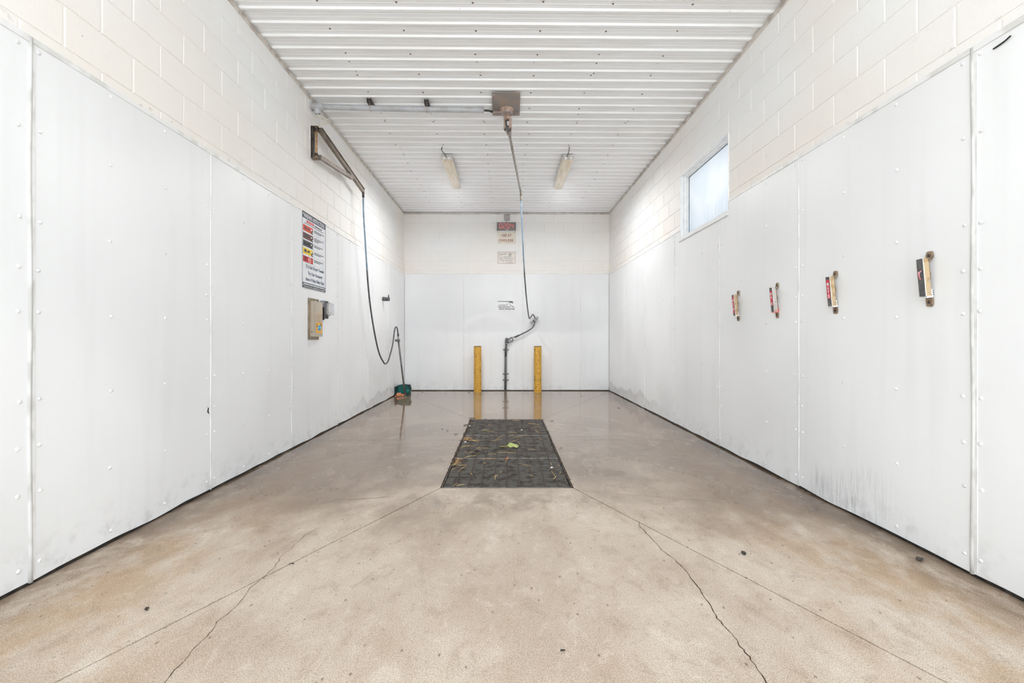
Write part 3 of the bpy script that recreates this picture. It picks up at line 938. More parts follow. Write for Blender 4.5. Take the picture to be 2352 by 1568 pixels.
# ------------------------------------------------------------------ ceiling swivel boom
t = thing('ceiling_boom', 'rusty ceiling plate with swivel joint and long grey hose boom', 'hose boom', (0.0, 5.0, ZC-0.02))
zt = ZC-0.009
mb = MB().prism([(-0.150, 4.75), (0.150, 4.75), (0.158, 5.24), (-0.158, 5.24)], (0.002, 0, zt-0.008), (1, 0, 0), (0, 1, 0), 0, 0.008)
obj('mounting_plate', mb, M['rust'], t)
for bx, by in ((-0.13, 4.79), (0.13, 4.79), (-0.135, 5.2), (0.135, 5.2)):
    obj('bolt', MB().dome((bx, by, zt-0.008), (0, 0, -1), 0.011, 0.009, 8, 2), M['flange'], t, smooth=True)
obj('plate_rib', MB().box((-0.156, 5.165, zt-0.020), (0.158, 5.18, zt-0.008)), M['rust'], t)
sx, sy = 0.012, 5.10
mb = MB().tube([(sx, sy, zt-0.008), (sx, sy, zt-0.030), (sx, sy, zt-0.030), (sx, sy, zt-0.05)], [0.078, 0.074, 0.070, 0.066], 20)
obj('flange_boss', mb, M['rust2'], t, smooth=False)
obj('flange', MB().tube([(sx, sy, zt-0.045), (sx, sy, zt-0.060)], 0.064, 20), M['flange'], t)
obj('swivel_neck', MB().tube([(sx, sy, zt-0.058), (sx+0.003, sy, zt-0.085), (sx+0.004, sy, zt-0.10), (sx+0.004, sy, zt-0.125)], [0.036, 0.034, 0.044, 0.034], 14), M['rust2'], t, smooth=True)
obj('side_fitting', MB().tube([(sx-0.06, sy, zt-0.036), (sx-0.13, sy, zt-0.036), (sx-0.131, sy, zt-0.036), (sx-0.165, sy, zt-0.036)], [0.014, 0.014, 0.017, 0.017], 10), M['flange'], t)
jz = zt-0.135
for s in (-1, 1):
    mb = MB().prism([(-0.030, 0.01), (0.030, 0.01), (0.045, -0.02), (0.040, -0.085), (-0.020, -0.090), (-0.040, -0.03)], (sx+0.008+s*0.031, sy, jz), (0, 1, 0), (0, 0, 1), -0.015, 0.015)
    obj('clevis_cheek', mb, M['rust2'], t)
    obj('pin', MB().tube([(sx+0.008+s*0.031, sy+0.0, jz-0.075), (sx+0.008+s*0.031, sy+0.005, jz-0.115)], 0.006, 8), M['steel_dark'], t)
obj('swivel_hose', MB().tube(catmull([(sx-0.005, sy-0.01, jz+0.01), (sx-0.012, sy-0.045, jz-0.03), (sx-0.004, sy-0.05, jz-0.08), (sx+0.01, sy-0.03, jz-0.115), (sx+0.018, sy, jz-0.12)], 5), 0.011, 8), M['gun'], t, smooth=True)
tip = Vector((0.238, 7.19, 3.45))
bs = Vector((sx+0.014, sy+0.02, jz-0.075))
dirv = (tip-bs).normalized()
obj('boom_socket', MB().tube([bs, bs+dirv*0.10, bs+dirv*0.101, bs+dirv*0.16], [0.034, 0.032, 0.024, 0.022], 12), M['flange'], t)
obj('boom_tube', MB().tube([bs+dirv*0.1, tip], 0.0165, 12), simple('pale_grey_boom', (176, 170, 164), 0.45, 0.3, (150, 142, 134), 8), t, smooth=True)
obj('tip_fitting', MB().tube([tip+Vector((0, -0.02, 0.012)), tip+Vector((0.001, 0.005, 0.0)), tip+Vector((0.003, 0.008, -0.04)), tip+Vector((0.003, 0.009, -0.041)), tip+Vector((0.005, 0.012, -0.10)), tip+Vector((0.006, 0.014, -0.14))], [0.015, 0.017, 0.014, 0.018, 0.017, 0.014], 10), M['steel'], t, smooth=True)

# hose of the ceiling boom
hp = [(0.244, 7.204, 3.32), (0.253, 7.22, 3.038), (0.279, 7.35, 2.644), (0.311, 7.6, 2.253), (0.358, 8.0, 1.909), (0.413, 8.5, 1.646), (0.459, 8.9, 1.507), (0.484, 9.05, 1.496), (0.507, 9.15, 1.527), (0.558, 9.25, 1.586), (0.596, 9.285, 1.533), (0.605, 9.285, 1.47), (0.587, 9.28, 1.38), (0.542, 9.28, 1.308), (0.451, 9.28, 1.244), (0.307, 9.28, 1.172), (0.198, 9.275, 1.118)]
hs = catmull(hp, 6)
ci = min(range(len(hs)), key=lambda i: abs(hs[i].z-2.25) + (9 if hs[i].y > 8.2 else 0))
t = thing('pressure_hose', 'hose hanging from the ceiling boom, blue above and dark below', 'hose', (0.3, 7.6, 1.1))
obj('upper_hose', MB().tube(hs[:ci+1], 0.0112, 10), M['hose_blue'], t, smooth=True, label='blue grey upper hose')
obj('lower_hose', MB().tube(hs[ci:], 0.0122, 10), M['hose_dark'], t, smooth=True, label='dark grey lower hose')

# hose clip on the back wall
t = thing('hose_clip', 'small pale grey hose clip on the far wall above the bollards', 'clip', (0.60, YB, 1.47))
u = Vector((0.74, 0, 0.67)).normalized(); v = Vector((-0.67, 0, 0.74)).normalized()
cc = Vector((0.60, YB-0.05, 1.475))
for off, l, mt in ((0.058, 0.036, 'grip'), (0.006, 0.05, 'grip'), (-0.075, 0.05, 'grip')):
    p = cc+u*off
    obj('jaw', MB().bar(p-u*l/2, p+u*l/2, 0.07, 0.046, up=v), M[mt], t)
obj('clip_back', MB().bar(cc-u*0.10+Vector((0, 0.045, 0)), cc+u*0.09+Vector((0, 0.045, 0)), 0.012, 0.04, up=v), M['dark_box'], t)

# ------------------------------------------------------------------ spray wand and its holder pipe
t = thing('wand_holder', 'dark grey holder pipe clamped upright to the far wall between the bollards', 'pipe', (0, 9.30, 0))
obj('holder_pipe', MB().tube([(-0.010, 9.295, 0.0), (-0.004, 9.295, 0.90)], 0.0235, 14), M['pole'], t, smooth=True)
for z in (0.855, 0.355, 0.225):
    obj('pipe_clamp', MB().tube(catmull([(-0.062, YB-0.004, z+0.004), (-0.045, 9.31, z), (-0.006, 9.264, z-0.004), (0.035, 9.31, z), (0.052, YB-0.004, z+0.004)], 4), 0.009, 8), M['gun'], t, smooth=True)
t = thing('spray_wand', 'charcoal pressure spray gun standing in the holder pipe', 'spray gun', (0, 9.27, 0.9))
obj('lance', MB().tube([(0.0, 9.278, 0.72), (0.004, 9.272, 0.98)], [0.019, 0.023], 12), M['gun'], t, smooth=True)
mb = MB().prism([(-0.022, 0.99), (0.030, 0.99), (0.046, 1.01), (0.056, 1.055), (0.135, 1.105), (0.122, 1.125), (0.110, 1.118), (0.050, 1.086), (0.022, 1.104), (0.008, 1.104), (-0.018, 1.080)], (0, 9.285, 0), (1, 0, 0), (0, 0, 1), 0.0, 0.034)
obj('gun_body', mb, M['gun'], t)
obj('trigger_guard', MB().tube([(0.130, 9.268, 1.100), (0.148, 9.268, 1.065), (0.150, 9.268, 1.045), (0.142, 9.268, 1.036), (0.085, 9.268, 1.012), (0.035, 9.268, 0.995)], 0.0075, 8), M['gun'], t, smooth=True)
obj('trigger', MB().tube([(0.140, 9.268, 1.055), (0.080, 9.268, 1.048), (0.062, 9.268, 1.035), (0.052, 9.268, 1.018)], 0.006, 8), M['pole'], t, smooth=True)
obj('hose_coupling', MB().tube([(0.128, 9.270, 1.108), (0.172, 9.272, 1.128)], 0.010, 10), M['grip'], t, smooth=True)
obj('strain_relief', MB().tube([(0.170, 9.272, 1.110+0.006), (0.198, 9.274, 1.122), (0.255, 9.278, 1.150), (0.275, 9.28, 1.158)], [0.013, 0.019, 0.019, 0.015], 10), M['hose_dark'], t, smooth=True)

# ------------------------------------------------------------------ bollards
for x, lab in ((-0.577, 'chipped yellow steel bollard nearer the teal bin'), (0.648, 'chipped yellow steel bollard nearer the window wall')):
    t = thing('bollard', lab, 'bollard', (x, 9.12, 0), 'yellow bollards at the far wall')
    obj('post', MB().tube([(x, 9.12, 0.0), (x, 9.12, 0.925)], 0.0765, 28), M['bollard'], t)
    smooth_by_angle(t.children[0] if t.children else bpy.data.objects[t.name].children[0], 40) if t.children else None
    obj('top_cap', MB().tube([(x, 9.12, 0.925), (x, 9.12, 0.932), (x, 9.12, 0.935)], [0.0765, 0.0765, 0.070], 28), M['bolt'], t)

# ------------------------------------------------------------------ supply pipe under the ceiling
t = thing('supply_pipe', 'light grey plastic pipe running under the ceiling to the rusty plate', 'pipe', (-1.1, 4.93, ZC-0.09))
PZc = 3.628
pA = Vector((-2.02, 4.895, PZc)); pB = Vector((-0.243, 4.965, PZc))
pm = pA.lerp(pB, 0.5)+Vector((0, 0, -0.006))
obj('pipe', MB().tube(catmull([pA, pm, pB], 6), 0.030, 18), M['pvc'], t, smooth=True)
obj('pipe_tee', MB().tube([(-2.118, 4.890, PZc), (-2.05, 4.892, PZc), (-2.04, 4.893, PZc), (-1.995, 4.895, PZc)], [0.037, 0.037, 0.035, 0.035], 18), M['pvc'], t)
obj('tee_branch', MB().tube([(-2.066, 4.892, PZc), (-2.066, 4.915, PZc-0.06), (-2.066, 4.917, PZc-0.064)], [0.036, 0.037, 0.030], 16), M['pvc'], t)
obj('tee_mouth', MB().tube([(-2.066, 4.9175, PZc-0.0645), (-2.066, 4.918, PZc-0.066)], 0.029, 16), M['dark_box'], t)
obj('wall_flange', MB().tube([(BL, 4.888, PZc), (-2.108, 4.889, PZc)], 0.042, 16), M['pvc'], t)
for x in (-1.492, -0.872):
    yy = 4.895 + (x+2.02)/1.777*0.07
    c1_ = obj('strut_channel', MB().box((x-0.022, yy-0.05, PZc+0.036), (x-0.016, yy+0.14, ZC-0.006)).box((x+0.016, yy-0.05, PZc+0.036), (x+0.022, yy+0.14, ZC-0.006)).box((x-0.016, yy-0.048, PZc+0.036), (x+0.016, yy+0.14, PZc+0.042)).box((x-0.016, yy-0.03, PZc+0.042), (x+0.016, yy-0.024, ZC-0.006)), M['black_metal'], t)
    pts = []
    for k in range(13):
        a_ = math.pi*(0.5+2*k/12)
        pts.append((x+0.004, yy+0.033*math.cos(a_), PZc-0.002+0.034*math.sin(a_)))
    obj('pipe_clamp', MB().tube(pts, 0.0055, 6), M['flange'], t, smooth=True)
    obj('clamp_bolt', MB().tube([(x+0.004, yy-0.028, PZc+0.03), (x+0.004, yy-0.03, PZc+0.055)], 0.009, 8), M['flange'], t)
obj('feed_hose', MB().tube([(-0.25, 4.965, PZc-0.004), (-0.19, 5.02, PZc+0.02), (-0.15, sy, zt-0.036)], 0.011, 8), M['dark_box'], t, smooth=True)

t = obj('clear_hose', MB().tube(catmull([(-2.066, 4.90, 3.60), (-2.064, 4.925, 3.555), (-2.030, 4.95, 3.53), (-1.985, 5.01, 3.54), (-1.99, 5.03, 3.525), (-2.03, 4.99, 3.50), (-2.058, 4.96, 3.46), (-2.066, 4.945, 3.40), (-2.06, 4.94, 3.36)], 6), 0.0085, 8), M['clear_tube'], None, smooth=True)
tag(t, 'ivory tubing looping from the supply pipe down to the wall boom', 'tube')

# ------------------------------------------------------------------ wall boom (folded along the wall)
t = thing('wall_boom', 'brown steel triangular hose boom pivoting on the block wall', 'hose boom', (XL+0.04, 4.95, 3.06))
y0 = 4.875
obj('wall_plate', MB().box((BL, y0-0.02, 3.05), (BL+0.006, y0+0.10, 3.425)), M['clamp_white'], t)
mb = MB().box((BL+0.006, y0, 3.065), (BL+0.012, y0+0.085, 3.41)).box((BL+0.006, y0, 3.065), (BL+0.032, y0+0.006, 3.41))
obj('bracket_channel', mb, M['steel_dark'], t)
obj('bracket_shelf', MB().box((BL+0.006, y0, 3.398), (BL+0.080, y0+0.06, 3.41)), M['steel_dark'], t)
obj('bracket_shelf', MB().box((BL+0.006, y0, 3.058), (BL+0.080, y0+0.06, 3.070)), M['steel'], t)
obj('pivot_pin', MB().tube([(BL+0.060, y0+0.012, 3.05), (BL+0.060, y0+0.012, 3.40)], 0.013, 12), M['brass'], t, smooth=True)
for z in (3.37, 3.10):
    obj('pivot_collar', MB().tube([(BL+0.060, y0+0.012, z-0.014), (BL+0.060, y0+0.012, z+0.014)], 0.020, 12), M['steel_dark'], t)
top0 = Vector((BL+0.085, y0+0.045, 3.385)); tipL = Vector((-2.0, 6.268, 3.155))
d_ = (tipL-top0)
obj('boom_arm', MB().bar(top0, tipL, 0.034, 0.050), M['steel'], t)
obj('arm_lip', MB().bar(top0+Vector((0.012, 0, 0.025)), tipL+Vector((0.012, 0, 0.025)), 0.034, 0.004), M['steel'], t)
jn = top0 + d_*0.69
obj('boom_brace', MB().bar((BL+0.085, y0+0.045, 3.088), jn+Vector((0, 0, -0.034)), 0.034, 0.046), M['steel'], t)
obj('boom_tip', MB().tube([tipL+Vector((0, -0.012, 0.02)), tipL+Vector((0, 0.004, -0.01)), tipL+Vector((0, 0.006, -0.05)), tipL+Vector((0, 0.008, -0.085))], [0.016, 0.019, 0.015, 0.017], 10), M['steel_dark'], t, smooth=True)

hp = [(-2.0, 6.274, 3.09), (-2.0, 6.287, 2.849), (-2.0, 6.346, 2.557), (-2.0, 6.506, 1.834), (-2.0, 6.719, 1.335), (-2.0, 7.017, 0.902), (-2.0, 7.291, 0.717), (-2.0, 7.449, 0.672), (-2.0, 7.643, 0.736), (-2.0, 7.908, 0.992), (-2.0, 8.031, 1.225), (-2.0, 8.126, 1.298), (-2.0, 8.224, 1.284), (-2.0, 8.29, 1.189), (-2.0, 8.307, 1.132)]
hs = catmull(hp, 6)
ci = min(range(len(hs)), key=lambda i: abs(hs[i].z-2.05) + (9 if hs[i].y > 7 else 0))
t = thing('brush_hose', 'hose sagging from the wall boom down to the brush pole', 'hose', (-2.0, 7.2, 0.67))
obj('upper_hose', MB().tube(hs[:ci+1], 0.0112, 10), M['hose_blue'], t, smooth=True, label='blue grey upper hose')
obj('lower_hose', MB().tube(hs[ci:], 0.0122, 10), M['hose_dark'], t, smooth=True, label='dark grey lower hose')
obj('hose_end', MB().tube([hs[-6], hs[-3], hs[-1]], 0.019, 10), M['hose_dark'], t, smooth=True)

t = thing('brush_pole', 'grey foam brush pole leaning in the corner with its end in the teal bin', 'pole', (-1.907, 8.45, 0.02))
obj('shaft', MB().tube([(-2.0, 8.307, 1.09), (-1.907, 8.455, 0.03)], 0.0165, 12), M['pole'], t, smooth=True)
obj('coupling', MB().tube([(-2.0, 8.306, 1.145), (-2.0, 8.307, 1.085)], 0.015, 10), M['grip'], t, smooth=True)
obj('wall_clip', MB().cbox((-2.055, 8.28, 1.035), (-1.965, 8.33, 1.075), 0.006), M['pole'], t)

# teal bin with leaves
t = thing('plastic_bin', 'teal plastic bin lying in the far corner at the foot of the brush pole', 'bin', (-1.98, 8.6, 0))
obj('bin_back', MB().prism([(-2.10, 0.0), (-1.895, 0.0), (-1.845, 0.09), (-1.845, 0.185), (-1.99, 0.195), (-2.10, 0.175)], (0, 8.70, 0), (1, 0, 0), (0, 0, 1), 0, 0.008), M['teal'], t)
obj('bin_side', MB().box((-2.105, 8.48, 0.0), (-2.092, 8.70, 0.175)), M['teal_dark'], t)
obj('bin_rim', MB().bar((-2.09, 8.69, 0.180), (-1.99, 8.66, 0.202), 0.05, 0.010).bar((-1.99, 8.66, 0.202), (-1.85, 8.66, 0.198), 0.05, 0.010), M['teal_dark'], t)
obj('bin_flank', MB().add([(-1.905, 8.49, 0.003), (-1.898, 8.49, 0.15), (-1.850, 8.60, 0.10), (-1.912, 8.50, 0.003), (-1.905, 8.50, 0.15), (-1.857, 8.61, 0.10)], [(0, 1, 2), (5, 4, 3), (0, 3, 4, 1), (1, 4, 5, 2), (2, 5, 3, 0)]), M['teal'], t)
obj('bin_flap', MB().add([(-1.90, 8.60, 0.198), (-1.84, 8.60, 0.198), (-1.812, 8.60, 0.115), (-1.845, 8.60, 0.10), (-1.90, 8.63, 0.203), (-1.84, 8.63, 0.203), (-1.812, 8.63, 0.115), (-1.845, 8.63, 0.10)], [(0, 3, 2, 1), (4, 5, 6, 7), (0, 1, 5, 4), (1, 2, 6, 5), (2, 3, 7, 6), (3, 0, 4, 7)]), M['teal_dark'], t)
obj('bin_foot', MB().box((-1.895, 8.50, 0.0), (-1.835, 8.66, 0.06)), M['teal_dark'], t)

def leaf_mesh(seed, L, W, curl):
    rnd = random.Random(seed)
    mb = MB(); n = 7; top = []; bot = []
    for i in range(n):
        s = i/(n-1); w = W*math.sin(math.pi*min(0.97, max(0.04, s**0.85)))*(0.75+0.4*rnd.random())
        zc = curl*math.sin(s*3.0+rnd.random())*0.5+curl*0.6
        top.append([(s-0.5)*L, -w, zc+rnd.random()*curl*0.5]); bot.append([(s-0.5)*L, w, zc+rnd.random()*curl*0.5])
    vs = []
    for i in range(n):
        m_ = [top[i][0], 0.0, (top[i][2]+bot[i][2])/2-curl*0.25]
        vs += [top[i], m_, bot[i]]
    fs = []
    for i in range(n-1):
        for j in range(2):
            a_ = i*3+j; fs.append((a_, a_+3, a_+4, a_+1))
    k = len(vs)
    vs2 = [[p[0], p[1], p[2]-0.0012] for p in vs]
    mb.add(vs+vs2, fs+[tuple(reversed([q+k for q in f])) for f in fs])
    z0 = min(v.z for v in mb.v)
    for v in mb.v: v.z -= z0
    return mb
def litter(name, label, cat, mb, mat, loc, rz=0, tilt=(0, 0), group=None):
    me = mb.mesh(name, True); me.materials.append(mat)
    o = inst(name, me, None, loc, (tilt[0], tilt[1], rz))
    return tag(o, label, cat, group)
for i in range(12):
    k = i // 5
    x = -2.066 + (i % 5)*0.036 + k*0.014; y = 8.430 + k*0.022; z = 0.003 + k*0.020
    litter('dead_leaf', 'wet orange dead leaf heaped in front of the teal bin', 'leaf', leaf_mesh(40+i, 0.050, 0.022, 0.018), M['leaf_orange'], (x, y, z), random.uniform(-.5, .5), (random.uniform(0.5, 1.0), random.uniform(-.3, .3)), 'wet leaves at the teal bin')

# ------------------------------------------------------------------ coin box, switch, small holder on the instruction wall
t = thing('coin_box', 'stained stainless steel coin box with an orange price sticker', 'coin box', (XL, 4.93, 1.08))
obj('back_plate', MB().cbox((XL+0.001, 4.785, 1.081), (XL+0.006, 5.06, 1.533), 0.0015), M['stain_plate'], t)
mb = MB().prism([(4.832, 0.0), (5.045, 0.0), (5.045, 0.046), (4.853, 0.046), (4.832, 0.032)], (XL+0.006, 0, 1.115), (0, 1, 0), (1, 0, 0), -0.385, 0.0)
body = obj('body', mb, M['stainless'], t)
for z in (1.165, ):
    obj('lock', MB().tube([(XL+0.025, 4.834, z), (XL+0.025, 4.829, z)], 0.006, 10), M['ink'], t)
fx = XL+0.0525
st = obj('price_sticker', MB().box((fx-0.0004, 4.872, 1.158), (fx+0.0004, 5.024, 1.268)), M['orange_paper'], t)
disc = [(4.954+0.048*math.cos(a_*math.pi/12), 1.212+0.036*math.sin(a_*math.pi/12)) for a_ in range(24)]
obj('price_lettering', text_mb('$', (fx, 4.895, 1.240), (0, 1, 0), (0, 0, 1), 0.034, None, 0.03), M['ink'], st)
obj('price_lettering', text_mb('00', (fx, 4.995, 1.243), (0, 1, 0), (0, 0, 1), 0.032, None, 0.03), M['ink'], st)
rd = obj('round_label', MB().prism(disc, (fx+0.0012, 0, 0), (0, 1, 0), (0, 0, 1), 0.0, 0.0006), M['sky_sticker'], st)
obj('label_mark', MB().box((fx+0.0019, 4.940, 1.221), (fx+0.0022, 4.966, 1.236)).box((fx+0.0019, 4.926, 1.192), (fx+0.0022, 4.938, 1.206)).box((fx+0.0019, 4.944, 1.190), (fx+0.0022, 4.978, 1.203)), M['blue_text'], rd)

t = thing('switch_box', 'grey wall switch box with a knob under a clear cover', 'switch', (XL, 5.155, 1.32))
obj('enclosure', MB().cbox((XL+0.001, 5.098, 1.323), (XL+0.050, 5.214, 1.527), 0.003), M['grey_box'], t)
obj('face_plate', MB().box((XL+0.050, 5.102, 1.327), (XL+0.053, 5.211, 1.523)), M['dark_box'], t)
obj('gasket_strip', MB().box((XL+0.02, 5.088, 1.305), (XL+0.05, 5.098, 1.45)), M['ink'], t)
obj('knob', MB().tube([(XL+0.053, 5.158, 1.432), (XL+0.095, 5.158, 1.432), (XL+0.098, 5.158, 1.432)], [0.045, 0.045, 0.040], 22), M['knob'], t)
obj('knob_rim', MB().tube([(XL+0.092, 5.158, 1.432), (XL+0.0985, 5.158, 1.432)], 0.047, 22).tube([(XL+0.0985, 5.158, 1.432), (XL+0.0995, 5.158, 1.432)], 0.036, 22), M['clamp_white'], t)
cv = MB()
X0_, X1_ = XL+0.053, XL+0.120
for lo, hi in (((X0_, 5.108, 1.366), (X1_, 5.110, 1.497)), ((X0_, 5.208, 1.366), (X1_, 5.210, 1.497)), ((X0_, 5.11, 1.366), (X1_, 5.208, 1.368)), ((X0_, 5.11, 1.495), (X1_, 5.208, 1.497)), ((X1_-0.002, 5.11, 1.368), (X1_, 5.208, 1.495))):
    cv.box(lo, hi)
cov = obj('clear_cover', cv, M['clear'], t, label='clear plastic switch cover')
obj('hinge', MB().tube([(X0_+0.03, 5.13, 1.501), (X0_+0.03, 5.19, 1.501)], 0.007, 8), M['grip'], cov)
obj('latch', MB().cbox((X0_+0.02, 5.14, 1.352), (X0_+0.035, 5.175, 1.366), 0.003), M['grip'], cov)

t = thing('brush_holder', 'small dark grey round holder sticking out of the panelled wall', 'holder', (XL, 7.70, 1.76))
obj('holder_body', MB().tube([(XL+0.001, 7.70, 1.772), (XL+0.035, 7.70, 1.772), (XL+0.06, 7.70, 1.768), (XL+0.10, 7.70, 1.772), (XL+0.115, 7.70, 1.772)], [0.036, 0.036, 0.031, 0.037, 0.034], 16), M['gun'], t, smooth=True)
obj('peg', MB().tube([(XL+0.098, 7.70, 1.795), (XL+0.100, 7.70, 1.842)], 0.011, 10), M['gun'], t, smooth=True)

# ------------------------------------------------------------------ washing instruction sign
SY0, SY1, SZ0, SZ1 = 4.640, 5.240, 1.625, 2.428
sx_ = XL+0.006
t = thing('instruction_sign', 'white washing instructions sign with coloured boxes on the panelled wall', 'sign', (XL, 4.94, SZ0))
obj('sign_sheet', MB().cbox((XL+0.001, SY0, SZ0), (sx_, SY1, SZ1), 0.001), M['sign_white'], t)
K = 0
def patch(u0, u1, v0, v1, mat, name='print', parent=None, lift=0.0006):
    """printed rectangle, u across and v down in fractions of the sign"""
    ya = SY0+(SY1-SY0)*u0; yb = SY0+(SY1-SY0)*u1; za = SZ1-(SZ1-SZ0)*v1; zb = SZ1-(SZ1-SZ0)*v0
    return obj(name, MB().box((sx_-0.0003, ya, za), (sx_+lift, yb, zb)), mat, parent or t)
def sign_text(s, u, v, h, mat, w=None, bold=0.02, align='CENTER', lift=0.0012):
    o = (sx_, SY0+(SY1-SY0)*u, SZ1-(SZ1-SZ0)*v)
    return obj('lettering', text_mb(s, o, (0, 1, 0), (0, 0, 1), h, w, bold, lift, align), mat, t)
patch(0.0, 1.0, 0.0, 0.085, M['navy'], 'title_band')
sign_text('WASHING INSTRUCTIONS', 0.5, 0.044, 0.044, M['white_ink'], 0.53, 0.015)
patch(0.0, 0.014, 0.08, 0.94, M['slate_print'], 'border'); patch(0.986, 1.0, 0.08, 0.94, M['slate_print'], 'border')
patch(0.17, 0.47, 0.098, 0.130, M['red_deep'], 'red_pill'); patch(0.21, 0.43, 0.108, 0.121, M['sticker_pink'], 'pill_line', None, 0.001)
patch(0.50, 0.83, 0.112, 0.126, M['ink'], 'text_line'); patch(0.08, 0.90, 0.142, 0.151, M['ink_grey'], 'text_line')
boxes = [('red_print', 'brown_print', 0.170), ('brown_print', 'dark_print', 0.272), ('dark_print', 'ink', 0.370), ('yellow_print', 'dark_print', 0.470), ('red_deep', 'ink', 0.575)]
for i, (bg, ik, v) in enumerate(boxes):
    bx = patch(0.03, 0.43, v, v+0.080, M[bg], 'colour_box')
    if i < 4:
        patch(0.08, 0.17, v+0.016, v+0.058, M[ik], 'box_mark', bx, 0.001); patch(0.20, 0.29, v+0.022, v+0.050, M[ik], 'box_mark', bx, 0.001)
        patch(0.36, 0.43, v+0.030, v+0.080, M['ink'], 'box_corner', bx, 0.001); patch(0.345, 0.39, v+0.022, v+0.040, M['white_ink'], 'box_icon', bx, 0.0014); patch(0.395, 0.42, v+0.052, v+0.068, M['white_ink'], 'box_icon', bx, 0.0014)
    else:
        patch(0.09, 0.17, v+0.014, v+0.034, M[ik], 'box_mark', bx, 0.001); patch(0.10, 0.15, v+0.044, v+0.064, M[ik], 'box_mark', bx, 0.001)
        cy_ = SY0+0.6*0.30; cz_ = SZ1-(SZ1-SZ0)*(v+0.040)
        poly = [(cy_+0.035*math.cos(k*math.pi/8), cz_+0.027*math.sin(k*math.pi/8)) for k in range(16)]
        obj('stop_disc', MB().prism(poly, (sx_+0.0005, 0, 0), (0, 1, 0), (0, 0, 1), 0, 0.0006), M['white_ink'], bx)
        poly = [(cy_+0.030*math.cos(k*math.pi/8), cz_+0.022*math.sin(k*math.pi/8)) for k in range(16)]
        obj('stop_disc', MB().prism(poly, (sx_+0.0012, 0, 0), (0, 1, 0), (0, 0, 1), 0, 0.0004), M['red_print'], bx)
        obj('stop_lettering', text_mb('STOP', (sx_+0.0012, cy_, cz_), (0, 1, 0), (0, 0, 1), 0.016, 0.044, 0.02), M['white_ink'], bx)
    for j in range(2 + (i == 1)):
        patch(0.48, (0.93, 0.80, 0.70)[j] - 0.03*i % 0.07, v+0.012+0.019*j, v+0.021+0.019*j, M['ink'], 'text_line')
    patch(0.46, 0.96, v+0.086, v+0.089, M['rule'], 'rule')
sign_text('Try Our Drying Towels!', 0.53, 0.705, 0.034, M['blue_text'], 0.46)
sign_text('Try Our Vacuums!', 0.53, 0.790, 0.034, M['blue_text'], 0.37)
sign_text('Have A Nice Shiny Day!', 0.53, 0.872, 0.034, M['blue_text'], 0.48)
patch(0.0, 1.0, 0.925, 0.995, M['slate_print'], 'footer_band')
patch(0.07, 0.94, 0.938, 0.950, M['white_ink'], 'text_line', None, 0.001)
sign_text('Thank You For Your Business! Please Come Again!', 0.5, 0.974, 0.016, M['white_ink'], 0.52, 0.01)
for u_, v_ in ((0.035, 0.035), (0.965, 0.13), (0.035, 0.955), (0.965, 0.955)):
    obj('screw', MB().dome((sx_, SY0+0.6*u_, SZ1-0.803*v_), (1, 0, 0), 0.008, 0.004, 8, 2), M['clamp_white'], t, smooth=True)

# ------------------------------------------------------------------ things on the back wall
def bx(px): return (px-1162.0)*YB/1028.0
t = thing('junction_box', 'small taupe junction box at the top of the far wall', 'junction box', (0.02, YBB, 3.55))
obj('box_body', MB().cbox((-0.036, YBB-0.05, 3.553), (0.082, YBB, 3.672), 0.014), M['grey_jbox'], t)
obj('conduit', MB().tube([(0.026, YBB-0.02, 3.67), (0.026, YBB-0.02, ZC-0.03)], 0.008, 8), M['grey_jbox'], t)
obj('cable', MB().tube([(0.02, YBB-0.02, 3.555), (0.012, YBB-0.02, 3.50)], 0.006, 8), M['grey_jbox'], t)

t = thing('timer_display', 'dark countdown display with red digits on the far wall', 'display', (0.01, YBB, 3.345))
dx0, dx1, dz0, dz1 = -0.180, 0.198, 3.345, 3.500
obj('case', MB().cbox((dx0, YBB-0.07, dz0), (dx1, YBB, dz1), 0.006), M['display'], t)
for bx_ in (dx0-0.006, dx1-0.006):
    obj('side_bracket', MB().cbox((bx_, YBB-0.055, dz0-0.01), (bx_+0.014, YBB, dz1+0.008), 0.002), M['dark_box'], t)
SEG = {'0': 'abcdef', '2': 'abged', '4': 'fgbc'}
def digit(ch, cx, cz, w, h, th):
    yf = YBB-0.0712
    mb = MB()
    def hseg(z): mb.box((cx-w/2+th*0.55, yf, z-th/2), (cx+w/2-th*0.55, yf+0.002, z+th/2))
    def vseg(x, z0, z1): mb.box((x-th/2, yf, z0+th*0.55), (x+th/2, yf+0.002, z1-th*0.55))
    for s in SEG[ch]:
        if s == 'a': hseg(cz+h/2)
        if s == 'g': hseg(cz)
        if s == 'd': hseg(cz-h/2)
        if s == 'f': vseg(cx-w/2, cz, cz+h/2)
        if s == 'b': vseg(cx+w/2, cz, cz+h/2)
        if s == 'e': vseg(cx-w/2, cz-h/2, cz)
        if s == 'c': vseg(cx+w/2, cz-h/2, cz)
    return mb
for ch, cx_ in zip('0204', (-0.108, -0.030, 0.048, 0.126)):
    obj('digit', digit(ch, cx_, 3.424, 0.050, 0.096, 0.009), M['led'], t)
obj('port', MB().cbox((-0.002, YBB-0.073, 3.344), (0.05, YBB-0.068, 3.352), 0.001), M['clamp_white'], t)

